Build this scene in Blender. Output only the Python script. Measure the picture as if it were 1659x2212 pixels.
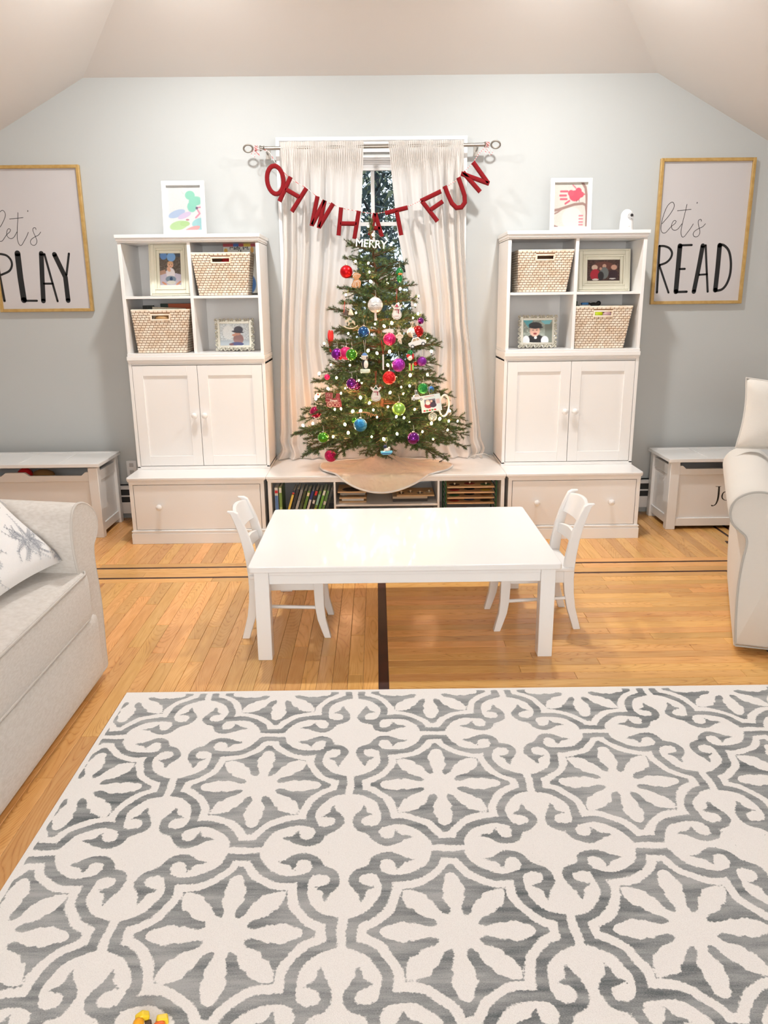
import bpy, math, random
import numpy as np
from mathutils import Vector, Matrix, noise as mnoise
for _o in list(bpy.data.objects): bpy.data.objects.remove(_o)
SC = bpy.context.scene
COL = SC.collection
rnd = random.Random(7)
R_ = math.radians

# ------------------------------------------------------------------ camera
W_, H_, F_ = 1659, 2212, 1694.96
PITCH, YAW, ROLL = .2670, .0070, -.0103
CAM = np.array([-.0711, -5.4151, 1.5])
FWD = np.array([math.sin(YAW)*math.cos(PITCH), math.cos(YAW)*math.cos(PITCH), -math.sin(PITCH)])
_R = np.array([math.cos(YAW), -math.sin(YAW), 0]); _U = np.cross(_R, FWD)
RGT = _R*math.cos(ROLL)+_U*math.sin(ROLL); UPV = -_R*math.sin(ROLL)+_U*math.cos(ROLL)
cam = bpy.data.cameras.new('camera'); camo = bpy.data.objects.new('camera', cam); COL.objects.link(camo)
M = Matrix.Identity(4)
for i in range(3):
    M[i][0] = RGT[i]; M[i][1] = UPV[i]; M[i][2] = -FWD[i]; M[i][3] = CAM[i]
camo.matrix_world = M
cam.sensor_fit = 'VERTICAL'; cam.sensor_height = 36; cam.lens = F_/H_*36
cam.clip_start = .05; cam.clip_end = 100
SC.camera = camo

# ------------------------------------------------------------------ world, lights, exposure
SC.view_settings.view_transform = 'Standard'; SC.view_settings.look = 'None'
SC.view_settings.gamma = 1; SC.view_settings.use_curve_mapping = False
SC.view_settings.exposure = 1.24
wd = bpy.data.worlds.new('world'); SC.world = wd; wd.use_nodes = True
wd.node_tree.nodes['Background'].inputs[0].default_value = (.66, .74, .84, 1)
wd.node_tree.nodes['Background'].inputs[1].default_value = .9

def area(name, loc, power, size, col, rot=(0, 0, 0), shape='DISK', sy=None, spread=math.pi):
    l = bpy.data.lights.new(name, 'AREA'); l.energy = power; l.shape = shape; l.size = size
    if sy: l.size_y = sy
    l.color = col; l.spread = spread
    o = bpy.data.objects.new(name, l); COL.objects.link(o); o.location = loc; o.rotation_euler = rot
    return o
# recessed downlights of the vaulted ceiling; rearmost pair added to brighten the rug
WARM = (1, .985, .965)
for lx, ly, lp in ((-1.0, -1.15, 16), (.9, -1.15, 16), (-1.15, -3.15, 175), (1.05, -3.15, 175), (-1.15, -5.4, 140), (1.05, -5.4, 140), (-1.15, -7.3, 90), (1.05, -7.3, 90)):
    area('downlight', (lx, ly, 3.12 if ly > -2 else 3.3), lp, .13, WARM)
# soft fill panel added behind the camera to lift the whole room
area('room_fill', (-.1, -8.3, 1.7), 66, 2.6, (1, .985, .955), (R_(90), 0, 0), 'RECTANGLE', 1.9)

# ------------------------------------------------------------------ pixel -> point on a real plane
def ray(u, v): return FWD + RGT*(u-W_/2)/F_ - UPV*(v-H_/2)/F_
def at(u, v, x=None, y=None, z=None):
    d = ray(u, v)
    k, w = [(i, q) for i, q in enumerate((x, y, z)) if q is not None][0]
    return CAM + d*(w-CAM[k])/d[k]
def at_plane(u, v, p0, n):
    d = ray(u, v); p0 = np.array(p0, float); n = np.array(n, float)
    return CAM + d*((p0-CAM)@n)/(d@n)

# ------------------------------------------------------------------ materials
def lin(c):
    c = c/255 if c > 1 else c
    return c/12.92 if c <= .04045 else ((c+.055)/1.055)**2.4
def rgb(r, g, b): return (lin(float(r)) if r > 1 else r/255 if r else 0, lin(float(g)) if g > 1 else 0, lin(float(b)) if b > 1 else 0, 1)
MATS = {}
def mat(name, col, rough=.5, metal=0, coat=0, bump=None, var=None, emit=None, trans=0, sheen=0, ior=None, crough=.05):
    if name in MATS: return MATS[name]
    m = bpy.data.materials.new(name); m.use_nodes = True; MATS[name] = m
    nt = m.node_tree; b = nt.nodes['Principled BSDF']
    b.inputs['Base Color'].default_value = col; b.inputs['Roughness'].default_value = rough
    b.inputs['Metallic'].default_value = metal; b.inputs['Coat Weight'].default_value = coat
    b.inputs['Coat Roughness'].default_value = crough
    b.inputs['Transmission Weight'].default_value = trans
    b.inputs['Sheen Weight'].default_value = sheen
    if ior: b.inputs['IOR'].default_value = ior
    if emit:
        b.inputs['Emission Color'].default_value = emit[0]; b.inputs['Emission Strength'].default_value = emit[1]
    if bump or var:
        tc = nt.nodes.new('ShaderNodeTexCoord')
    if bump:
        n = nt.nodes.new('ShaderNodeTexNoise'); n.inputs['Scale'].default_value = bump[0]; n.inputs['Detail'].default_value = 3
        nt.links.new(tc.outputs['Object'], n.inputs['Vector'])
        bp = nt.nodes.new('ShaderNodeBump'); bp.inputs['Strength'].default_value = bump[1]; bp.inputs['Distance'].default_value = bump[2]
        nt.links.new(n.outputs['Fac'], bp.inputs['Height']); nt.links.new(bp.outputs['Normal'], b.inputs['Normal'])
    if var:   # (colour2, scale, stretch xyz)
        mp = nt.nodes.new('ShaderNodeMapping'); mp.inputs['Scale'].default_value = var[2]
        nt.links.new(tc.outputs['Object'], mp.inputs['Vector'])
        n = nt.nodes.new('ShaderNodeTexNoise'); n.inputs['Scale'].default_value = var[1]; n.inputs['Detail'].default_value = 5
        nt.links.new(mp.outputs[0], n.inputs['Vector'])
        rp = nt.nodes.new('ShaderNodeValToRGB'); rp.color_ramp.elements[0].position = .35; rp.color_ramp.elements[1].position = .65
        rp.color_ramp.elements[0].color = col; rp.color_ramp.elements[1].color = var[0]
        nt.links.new(n.outputs['Fac'], rp.inputs[0]); nt.links.new(rp.outputs[0], b.inputs['Base Color'])
    return m
WHITE = mat('white_lacquer', (.86, .85, .835, 1), .28, coat=.3, crough=.15)
WHITE2 = mat('table_white', (.86, .86, .855, 1), .3, coat=.25, crough=.08)
TRIM = mat('trim_white', (.84, .84, .84, 1), .35)
WALL = mat('wall_paint', (.51, .532, .528, 1), .7, bump=(90, .08, .002))
CEIL = mat('ceiling_paint', (.76, .735, .71, 1), .85, bump=(60, .08, .002))
BLACK = mat('black', (.012, .012, .014, 1), .5)
DARK = mat('dark_interior', (.03, .03, .03, 1), .7)
GOLD = mat('gold_frame_wood', rgb(200, 166, 104), .35, metal=.2, var=(rgb(186, 150, 86), 30, (1, 1, 1)))
PAPER = mat('poster_paper', (.58, .56, .565, 1), .5)
INK = mat('ink_black', (.012, .013, .014, 1), .3)
NICKEL = mat('brushed_nickel', rgb(170, 165, 158), .3, metal=1)
SILVER = mat('silver_filigree', rgb(215, 213, 200), .3, metal=.75)
CREAM = mat('cream_frame', rgb(236, 233, 214), .4)
FELT = mat('red_felt', rgb(124, 3, 14), 1.0, sheen=.05, bump=(400, .5, .002))
BARK = mat('bark', rgb(74, 48, 34), .9, bump=(80, .6, .004), var=(rgb(110, 76, 52), 40, (1, 1, .3)))
SOFA = mat('sofa_linen', (.70, .672, .635, 1), .9, sheen=.25, bump=(260, .35, .002), var=((.62, .585, .54, 1), 55, (1, 1, 3)))
SOFA2 = mat('armchair_linen', (.68, .65, .60, 1), .9, sheen=.25, bump=(260, .3, .002))
PIPE = mat('piping', (.60, .57, .53, 1), .9)
GREENRACK = mat('green_wire', rgb(30, 92, 52), .4)
WOODL = mat('light_wood', rgb(225, 190, 145), .5, var=(rgb(205, 165, 118), 12, (1, 8, 8)))
WICK = mat('wicker_strip', rgb(240, 230, 214), .6, var=(rgb(226, 206, 182), 20, (1, 1, 1)))
WICK2 = mat('wicker_core', rgb(160, 124, 96), .8)
def vcol(name, rough, coat=0):
    m = bpy.data.materials.new(name); m.use_nodes = True; b = m.node_tree.nodes['Principled BSDF']
    a = m.node_tree.nodes.new('ShaderNodeAttribute'); a.attribute_name = 'Col'
    m.node_tree.links.new(a.outputs['Color'], b.inputs['Base Color'])
    b.inputs['Roughness'].default_value = rough; b.inputs['Coat Weight'].default_value = coat
    return m
PRINT = vcol('colour_print', .45, .2)

# ------------------------------------------------------------------ mesh building
class MB:
    def __init__(s): s.v = []; s.f = []; s.m = []
    def add(s, vs, fs, m=0):
        o = len(s.v); s.v += [tuple(map(float, p)) for p in vs]; s.f += [tuple(i+o for i in f) for f in fs]; s.m += [m]*len(fs); return s
    def hexa(s, p, m=0):   # p: 4 bottom ccw, 4 top ccw
        return s.add(p, [(3, 2, 1, 0), (4, 5, 6, 7), (0, 1, 5, 4), (1, 2, 6, 5), (2, 3, 7, 6), (3, 0, 4, 7)], m)
    def box(s, x0, x1, y0, y1, z0, z1, m=0):
        return s.hexa([(x0, y0, z0), (x1, y0, z0), (x1, y1, z0), (x0, y1, z0), (x0, y0, z1), (x1, y0, z1), (x1, y1, z1), (x0, y1, z1)], m)
    def prism(s, poly, ax, a, b, m=0):   # polygon in the other two axes, extruded along axis ax from a to b
        def P(q, t):
            return {'x': (t, q[0], q[1]), 'y': (q[0], t, q[1]), 'z': (q[0], q[1], t)}[ax]
        n = len(poly); vs = [P(q, a) for q in poly]+[P(q, b) for q in poly]
        fs = [tuple(range(n-1, -1, -1)), tuple(range(n, 2*n))]+[(i, (i+1) % n, n+(i+1) % n, n+i) for i in range(n)]
        return s.add(vs, fs, m)
    def loft(s, rings, m=0, caps=True, closed=False):
        n = len(rings[0]); vs = [p for r in rings for p in r]; fs = []
        K = len(rings)
        for k in range(K if closed else K-1):
            a, b = k*n, ((k+1) % K)*n
            for i in range(n): fs.append((a+i, a+(i+1) % n, b+(i+1) % n, b+i))
        if caps and not closed: fs += [tuple(range(n-1, -1, -1)), tuple(range((K-1)*n, K*n))]
        return s.add(vs, fs, m)
    def tube(s, pts, r, n=8, closed=False, m=0, caps=True, flat=1.0):
        pts = [Vector(p) for p in pts]; K = len(pts); rs = r if isinstance(r, (list, tuple)) else [r]*K
        up = None; rings = []
        for i, p in enumerate(pts):
            if closed: t = pts[(i+1) % K]-pts[i-1]
            else: t = pts[min(i+1, K-1)]-pts[max(i-1, 0)]
            t.normalize()
            if up is None: up = Vector((0, 0, 1)) if abs(t.z) < .9 else Vector((0, 1, 0))
            up = (up-t*up.dot(t)).normalized(); sd = t.cross(up)
            rings.append([p+(up*math.cos(q)+sd*math.sin(q)*flat)*rs[i] for q in [2*math.pi*j/n for j in range(n)]])
        return s.loft(rings, m, caps, closed)
    def lathe(s, prof, n=20, c=(0, 0, 0), ax='z', m=0):
        rings = []
        for r, h in prof:
            ring = []
            for j in range(n):
                a = 2*math.pi*j/n; x, y = r*math.cos(a), r*math.sin(a)
                q = {'z': (x, y, h), '-y': (x, -h, y), 'x': (h, x, y)}[ax]
                ring.append((q[0]+c[0], q[1]+c[1], q[2]+c[2]))
            rings.append(ring)
        return s.loft(rings, m)
    def ball(s, c, r, n=16, k=10, sc=(1, 1, 1), m=0):
        rings = []
        for i in range(1, k):
            t = math.pi*i/k
            rings.append([(c[0]+r*sc[0]*math.sin(t)*math.cos(a), c[1]+r*sc[1]*math.sin(t)*math.sin(a), c[2]-r*sc[2]*math.cos(t)) for a in [2*math.pi*j/n for j in range(n)]])
        o = len(s.v); s.loft(rings, m, caps=False)
        s.v += [(c[0], c[1], c[2]-r*sc[2]), (c[0], c[1], c[2]+r*sc[2])]; b = len(s.v)-2
        for j in range(n):
            s.f.append((o+(j+1) % n, o+j, b)); s.f.append((o+(k-2)*n+j, o+(k-2)*n+(j+1) % n, b+1)); s.m += [m, m]
        return s
    def band(s, pts, w, d, y, closed=False, m=0, rnd_caps=False):
        """flat stroke along pts (x,z) of width w, from plane y toward -y by d"""
        P = [np.array(p, float) for p in pts]; K = len(P); rings = []
        ws = w if isinstance(w, (list, tuple)) else [w]*K
        for i in range(K):
            if closed: a = P[i]-P[i-1]; b = P[(i+1) % K]-P[i]
            else:
                a = P[i]-P[i-1] if i else P[1]-P[0]; b = P[i+1]-P[i] if i < K-1 else P[-1]-P[-2]
            a = a/(np.linalg.norm(a)+1e-9); b = b/(np.linalg.norm(b)+1e-9); t = a+b
            t = t/(np.linalg.norm(t)+1e-9); nn = np.array([-t[1], t[0]]); c = max(.5, nn@np.array([-a[1], a[0]]))
            hw = ws[i]/2/c; e = min(d*.35, ws[i]*.3)
            L = lambda o, yy: (P[i][0]+nn[0]*o, yy, P[i][1]+nn[1]*o)
            rings.append([L(-hw, y), L(-hw, y-d+e), L(-hw+e, y-d), L(hw-e, y-d), L(hw, y-d+e), L(hw, y)])
        s.loft(rings, m, True, closed)
        if rnd_caps and not closed:
            for p, ww in ((P[0], ws[0]), (P[-1], ws[-1])):
                s.prism([(p[0]+math.cos(t)*ww/2, p[1]+math.sin(t)*ww/2) for t in [2*math.pi*j/14 for j in range(14)]], 'y', y, y-d, m)
        return s
    def mesh(s, name, mats, smooth=40):
        me = bpy.data.meshes.new(name); me.from_pydata(s.v, [], s.f)
        for mt in (mats if isinstance(mats, (list, tuple)) else [mats]): me.materials.append(mt)
        if len(set(s.m)) > 1: me.polygons.foreach_set('material_index', s.m)
        if smooth is not None:
            me.polygons.foreach_set('use_smooth', [True]*len(s.f)); me.update(); me.set_sharp_from_angle(angle=R_(smooth))
        me.update(); return me
    def build(s, name, mats, parent=None, bevel=0, smooth=40, seg=2, **kw):
        o = bpy.data.objects.new(name, s.mesh(name, mats, smooth)); COL.objects.link(o)
        if parent is not None:
            o.parent = parent
        if bevel:
            b = o.modifiers.new('bevel', 'BEVEL'); b.width = bevel; b.segments = seg; b.limit_method = 'ANGLE'; b.angle_limit = R_(35)
        for k, q in kw.items(): o[k] = q
        return o
def thing(name, label, cat, loc=(0, 0, 0), rz=0, group=None, rot=None):
    o = bpy.data.objects.new(name, None); COL.objects.link(o); o.location = loc
    o.rotation_euler = rot if rot else (0, 0, rz); o.empty_display_size = .05
    o['label'] = label; o['category'] = cat
    if group: o['group'] = group
    return o
def tag(o, label, cat, group=None):
    o['label'] = label; o['category'] = cat
    if group: o['group'] = group
    return o
def struct(o): o['kind'] = 'structure'; return o
def copy_tree(o, parent=None):
    c = o.copy(); COL.objects.link(c); c.parent = parent
    for ch in list(o.children): copy_tree(ch, c)
    return c
def spline(pts, n=6, closed=False):
    P = [np.array(p, float) for p in pts]; K = len(P); out = []
    for i in range(K if closed else K-1):
        g = (lambda j: P[j % K]) if closed else (lambda j: P[min(max(j, 0), K-1)])
        p0, p1, p2, p3 = g(i-1), g(i), g(i+1), g(i+2)
        for k in range(n):
            t = k/n; out.append(.5*((2*p1)+(p2-p0)*t+(2*p0-5*p1+4*p2-p3)*t*t+(3*p1-p0-3*p2+p3)*t**3))
    if not closed: out.append(P[-1])
    return out
def text_mb(body, size, depth, font_w=0):
    cu = bpy.data.curves.new('t', 'FONT'); cu.body = body; cu.size = size; cu.extrude = depth/2; cu.align_x = 'CENTER'; cu.offset = font_w
    o = bpy.data.objects.new('t', cu); COL.objects.link(o); dg = bpy.context.evaluated_depsgraph_get()
    me = bpy.data.meshes.new_from_object(o.evaluated_get(dg)); mb = MB()
    mb.add([(v.co.x, -v.co.z, v.co.y) for v in me.vertices], [tuple(p.vertices) for p in me.polygons])
    bpy.data.objects.remove(o); bpy.data.curves.remove(cu); bpy.data.meshes.remove(me); return mb

# colour print: painted into the vertex colours of a flat grid
class Canvas:
    def __init__(s, w, h, bg, asp=1.0):
        s.w, s.h = w, h; s.a = np.ones((h, w, 3))*np.array(bg)/255.
        s.X, s.Y = np.meshgrid((np.arange(w)+.5)/w, (np.arange(h)+.5)/h)   # y down
        s.asp = asp
    def mix(s, m, c, al=1.): m = (np.clip(m, 0, 1)*al)[..., None]; s.a = s.a*(1-m)+np.array(c)/255.*m; return s
    def ell(s, cx, cy, rx, ry, c, al=1., rot=0, soft=.12):
        dx, dy = s.X-cx, s.Y-cy; u = dx*math.cos(rot)+dy*math.sin(rot); v = -dx*math.sin(rot)+dy*math.cos(rot)
        d = np.sqrt((u/rx)**2+(v/ry)**2); return s.mix((1+soft/2-d)/soft, c, al)
    def rect(s, x0, y0, x1, y1, c, al=1.): return s.mix(((s.X >= x0) & (s.X <= x1) & (s.Y >= y0) & (s.Y <= y1))*1., c, al)
    def poly(s, pts, c, al=1.):
        ins = np.zeros(s.X.shape, bool); n = len(pts)
        for i in range(n):
            (x0, y0), (x1, y1) = pts[i], pts[(i+1) % n]
            cnd = ((y0 > s.Y) != (y1 > s.Y)) & (s.X < (x1-x0)*(s.Y-y0)/((y1-y0) or 1e-9)+x0); ins ^= cnd
        return s.mix(ins*1., c, al)
    def line(s, pts, w, c, al=1.):
        d = np.full(s.X.shape, 9.)
        for (x0, y0), (x1, y1) in zip(pts, pts[1:]):
            vx, vy = x1-x0, (y1-y0)*s.asp; L = vx*vx+vy*vy+1e-9
            t = np.clip(((s.X-x0)*vx+(s.Y-y0)*s.asp*vy)/L, 0, 1); d = np.minimum(d, np.hypot(s.X-x0-t*vx, (s.Y-y0)*s.asp-t*vy))
        return s.mix((w/2-d)*s.w+.5, c, al)
    def speck(s, seed, amt, sc=1):
        g = np.random.default_rng(seed).normal(size=(s.h//sc+1, s.w//sc+1)); g = np.kron(g, np.ones((sc, sc)))[:s.h, :s.w]
        s.a = np.clip(s.a+g[..., None]*amt, 0, 1); return s
    def build(s, name, w, h, parent, y=0, x0=None, z0=0, mt=None):
        """flat print in local XZ, facing -Y, bottom centre at origin"""
        x0 = -w/2 if x0 is None else x0
        xs = np.linspace(x0, x0+w, s.w); zs = np.linspace(z0+h, z0, s.h)
        X, Z = np.meshgrid(xs, zs); V = np.stack([X.ravel(), np.full(X.size, y), Z.ravel()], 1)
        i = np.arange(s.h-1)[:, None]*s.w+np.arange(s.w-1)[None]; F = np.stack([i+s.w, i+s.w+1, i+1, i], -1).reshape(-1, 4)
        me = bpy.data.meshes.new(name); me.from_pydata(V.tolist(), [], F.tolist())
        at_ = me.color_attributes.new('Col', 'FLOAT_COLOR', 'POINT'); a = s.a.reshape(-1, 3)
        l = np.where(a <= .04045, a/12.92, ((a+.055)/1.055)**2.4); c = np.ones((len(V), 4), np.float32); c[:, :3] = l
        at_.data.foreach_set('color', c.ravel()); me.materials.append(mt or PRINT)
        o = bpy.data.objects.new(name, me); COL.objects.link(o); o.parent = parent; return o

# ================================================================== THE ROOM
XC = -.085
wx0, wx1, wz0, wz1 = -.60, .43, .93, 2.37       # window opening
mb = MB(); B = .14
mb.box(-3.5, wx0, 0, B, 0, 2.95).box(wx1, 3.4, 0, B, 0, 2.95).box(wx0, wx1, 0, B, 0, wz0).box(wx0, wx1, 0, B, wz1, 2.95)
struct(mb.build('wall_back', WALL))
struct(MB().box(-3.6, -3.5, -8.6, B, 0, 4).build('wall_left', WALL))
struct(MB().box(3.4, 3.5, -8.6, B, 0, 4).build('wall_right', WALL))
struct(MB().box(-3.6, 3.5, -8.7, -8.6, 0, 4).build('wall_front', WALL))
SL, SH, ZT = .535, .36, 3.6
xl, xr = -1.87, 1.70
def crease(z):   # where side slope meets hip
    return (xl+(z-2.83)/SL, xr-(z-2.83)/SL, -(z-2.83)/SH)
a0, a1, ay = crease(ZT)
mb = MB()
mb.add([(xl, 0, 2.83), (xr, 0, 2.83), (a1, ay, ZT), (a0, ay, ZT)], [(0, 1, 2, 3)])
mb.add([(-3.6, 0, 2.83-SL*(xl+3.6)), (xl, 0, 2.83), (a0, ay, ZT), (a0, -8.7, ZT), (-3.6, -8.7, 2.83-SL*(xl+3.6))], [(0, 1, 2, 3, 4)])
mb.add([(3.5, 0, 2.83-SL*(3.5-xr)), (xr, 0, 2.83), (a1, ay, ZT), (a1, -8.7, ZT), (3.5, -8.7, 2.83-SL*(3.5-xr))], [(4, 3, 2, 1, 0)])
mb.add([(a0, ay, ZT), (a1, ay, ZT), (a1, -8.7, ZT), (a0, -8.7, ZT)], [(0, 1, 2, 3)])
o = struct(mb.build('ceiling', CEIL, smooth=None))
sm = o.modifiers.new('thick', 'SOLIDIFY'); sm.thickness = .12; sm.offset = 1 if False else -1

# floor base and planks
OAKD = mat('floor_underlay', rgb(176, 112, 56), .7)
floor = struct(MB().box(-3.5, 3.4, -8.6, .0, -.06, -.008).build('floor', OAKD))
def oak(name, along):
    m = bpy.data.materials.new(name); m.use_nodes = True; nt = m.node_tree; b = nt.nodes['Principled BSDF']; L = nt.links.new
    g = nt.nodes.new('ShaderNodeNewGeometry'); oi = nt.nodes.new('ShaderNodeObjectInfo')
    add = nt.nodes.new('ShaderNodeVectorMath'); add.operation = 'MULTIPLY_ADD'; add.inputs[1].default_value = (1, 1, 1)
    mul = nt.nodes.new('ShaderNodeVectorMath'); mul.operation = 'SCALE'; mul.inputs[0].default_value = (31, 17, 9)
    L(oi.outputs['Random'], mul.inputs['Scale']); L(g.outputs['Position'], add.inputs[0]); L(mul.outputs[0], add.inputs[2])
    mp = nt.nodes.new('ShaderNodeMapping'); mp.inputs['Scale'].default_value = (1, .13, 1) if along == 'y' else (.13, 1, 1)
    L(add.outputs[0], mp.inputs[0])
    n1 = nt.nodes.new('ShaderNodeTexNoise'); n1.inputs['Scale'].default_value = 5.5; n1.inputs['Detail'].default_value = 1.2
    L(mp.outputs[0], n1.inputs['Vector'])
    # cathedral grain: contour lines of a stretched noise
    mm = nt.nodes.new('ShaderNodeMath'); mm.operation = 'MULTIPLY'; mm.inputs[1].default_value = 210
    L(n1.outputs['Fac'], mm.inputs[0]); sn = nt.nodes.new('ShaderNodeMath'); sn.operation = 'SINE'; L(mm.outputs[0], sn.inputs[0])
    n2 = nt.nodes.new('ShaderNodeTexNoise'); n2.inputs['Scale'].default_value = 60; n2.inputs['Detail'].default_value = 4; L(mp.outputs[0], n2.inputs['Vector'])
    ma = nt.nodes.new('ShaderNodeMath'); ma.operation = 'MULTIPLY_ADD'; ma.inputs[1].default_value = .42; pw = nt.nodes.new('ShaderNodeMath'); pw.operation = 'POWER'; ab_ = nt.nodes.new('ShaderNodeMath'); ab_.operation = 'ABSOLUTE'; L(sn.outputs[0], ab_.inputs[0]); L(ab_.outputs[0], pw.inputs[0]); pw.inputs[1].default_value = .35; L(pw.outputs[0], ma.inputs[0]); sb = nt.nodes.new('ShaderNodeMath'); sb.operation = 'MULTIPLY_ADD'; sb.inputs[1].default_value = .75; sb.inputs[2].default_value = -.17; L(n2.outputs['Fac'], sb.inputs[0]); L(sb.outputs[0], ma.inputs[2])
    rp = nt.nodes.new('ShaderNodeValToRGB'); e = rp.color_ramp.elements
    e[0].position = .18; e[0].color = (.50, .20, .046, 1); e[1].position = .78; e[1].color = (.84, .475, .175, 1)
    c = e.new(.45); c.color = (.75, .375, .112, 1)
    L(ma.outputs[0], rp.inputs[0])
    hs = nt.nodes.new('ShaderNodeHueSaturation'); mr = nt.nodes.new('ShaderNodeMapRange'); mr.inputs['To Min'].default_value = .78; mr.inputs['To Max'].default_value = 1.12
    L(oi.outputs['Random'], mr.inputs[0]); L(mr.outputs[0], hs.inputs['Value']); L(rp.outputs[0], hs.inputs['Color'])
    mh = nt.nodes.new('ShaderNodeMapRange'); mh.inputs['To Min'].default_value = .494; mh.inputs['To Max'].default_value = .508
    sq = nt.nodes.new('ShaderNodeMath'); sq.operation = 'FRACT'; s2 = nt.nodes.new('ShaderNodeMath'); s2.operation = 'MULTIPLY'; s2.inputs[1].default_value = 7.3
    L(oi.outputs['Random'], s2.inputs[0]); L(s2.outputs[0], sq.inputs[0]); L(sq.outputs[0], mh.inputs[0]); L(mh.outputs[0], hs.inputs['Hue'])
    L(hs.outputs[0], b.inputs['Base Color']); b.inputs['Roughness'].default_value = .34; b.inputs['Coat Weight'].default_value = .28; b.inputs['Coat Roughness'].default_value = .12
    return m
OAKX, OAKY = oak('oak_planks_across', 'x'), oak('oak_planks_along', 'y')
INLAY = mat('wenge_inlay', rgb(44, 14, 10), .5, coat=.05, var=(rgb(66, 26, 16), 20, (1, .3, 1)))
def plank_me(ax):
    g, e, t = .0007, .0016, .008
    def ring(i, z): return [(-.5, -.5, z), (.5, -.5, z), (.5, .5, z), (-.5, .5, z)]
    return None
def plank(x0, x1, y0, y1, mt, name='plank'):
    g = .0005; e = .0012; x0 += g; x1 -= g; y0 += g; y1 -= g
    r = lambda k, z: [(x0+k, y0+k, z), (x1-k, y0+k, z), (x1-k, y1-k, z), (x0+k, y1-k, z)]
    zz = rnd.uniform(-.0003, .0003)
    return MB().loft([r(0, -.0079), r(0, -.001+zz), r(e, zz)]).build(name, mt, floor, smooth=None)
PW = .0625
S1, S2 = -1.10, -1.27     # dark inlay lines
x = -3.0
while x < 3.3:            # back field, planks running away from us
    plank(x, x+PW, S1+.011+PW, -.002, OAKY); x += PW
for x0, x1 in ((-3.0, -1.7), (-1.7, -.6), (-.6, .9), (.9, 2.1), (2.1, 3.3)):
    plank(x0, x1, S1+.011, S1+.011+PW, OAKX)
for k, cuts in enumerate(((-3, -1.4, .3, 1.6, 3.3), (-3, -2.0, -.7, 1.1, 3.3))):
    h = (S1-S2-.022)/2
    for x0, x1 in zip(cuts, cuts[1:]): plank(x0, x1, S2+.011+k*h, S2+.011+(k+1)*h, OAKX)
for x0, x1 in ((-3, -1.0), (-1.0, -.08), (-.038, 1.0), (1.0, 1.9)): plank(x0, x1, S2-.011-PW, S2-.011, OAKX)
plank(-3.0, 3.3, S1-.011, S1+.011, INLAY, 'dark_inlay'); plank(-3.0, 1.88, S2-.011, S2+.011, INLAY, 'dark_inlay')
plank(-.080, -.038, -2.75, S2-.011, INLAY, 'dark_inlay')
ytop = S2-.011-PW
x = -.080; k = 0
while x > -2.7:           # left field
    ye = -2.70 if x > -1.06 else -5.2
    y = ytop
    while y > ye:
        L_ = rnd.uniform(.35, 1.15) if y < ytop else rnd.uniform(.2, 1.0); y2 = max(ye, y-L_)
        if y2-ye < .15: y2 = ye
        if x > -2.3 or y > -2.6: plank(x-PW, x, y2, y, OAKY)
        y = y2
    x -= PW
y = ytop
while y > -2.66:          # right field, planks running across
    x = -.038
    while x < 2.5:
        L_ = rnd.uniform(.5, 1.5); x2 = min(2.5, x+L_)
        if 2.5-x2 < .2: x2 = 2.5
        plank(x, x2, y-PW, y, OAKX); x = x2
    y -= PW
plank(2.5, 3.3, -2.7, ytop, OAKX)
# right-hand corner of the inlay border (diagonal strips by the chest and behind the armchair)
def strip(p, q, w):
    d = np.array([q[0]-p[0], q[1]-p[1]]); d = d/np.linalg.norm(d)*w/2; n = np.array([-d[1], d[0]])
    MB().prism([(p[0]-n[0], p[1]-n[1]), (q[0]-n[0], q[1]-n[1]), (q[0]+n[0], q[1]+n[1]), (p[0]+n[0], p[1]+n[1])], 'z', -.006, .0009).build('dark_inlay', INLAY, floor, smooth=None)
strip((1.87, S2), (2.35, -1.75), .022); strip((2.17, -.40), (2.17, -.82), .018); strip((2.24, -.38), (2.235, -.80), .018); strip((2.10, -.745), (2.40, -.80), .05)

# baseboard heater, split by the cabinets
HEAT = mat('heater_enamel', (.72, .72, .72, 1), .4)
for nm, x0, x1 in (('left', -3.48, -1.67), ('right', 1.62, 3.38)):
    t = thing('baseboard_heater', f'white baseboard heater with dark louvre slots on the {nm} of the cabinets', 'heater', ((x0+x1)/2, -.035, 0))
    w = (x1-x0)/2
    MB().box(-w, w, .0, .034, .05, .245).box(-w, w, -.03, .034, .222, .245).box(-w, w, -.032, -.028, .05, .13).build('casing', HEAT, t)
    MB().box(-w, w, -.020, -.002, .06, .22).build('fins', DARK, t)
    MB().box(-w, w, -.032, -.026, .170, .180).build('louvre', HEAT, t)
t = thing('wall_outlet', 'white wall outlet low on the wall beside the left toy chest', 'outlet', (-1.80, -.002, .36))
MB().box(-.035, .035, -.008, 0, -.055, .055).build('cover_plate', TRIM, t, bevel=.002)
for z in (-.025, .025): MB().box(-.015, .015, -.0095, -.006, z-.014, z+.014).build('socket', mat('socket_grey', (.5, .5, .5, 1), .4), t, bevel=.002)

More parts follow.
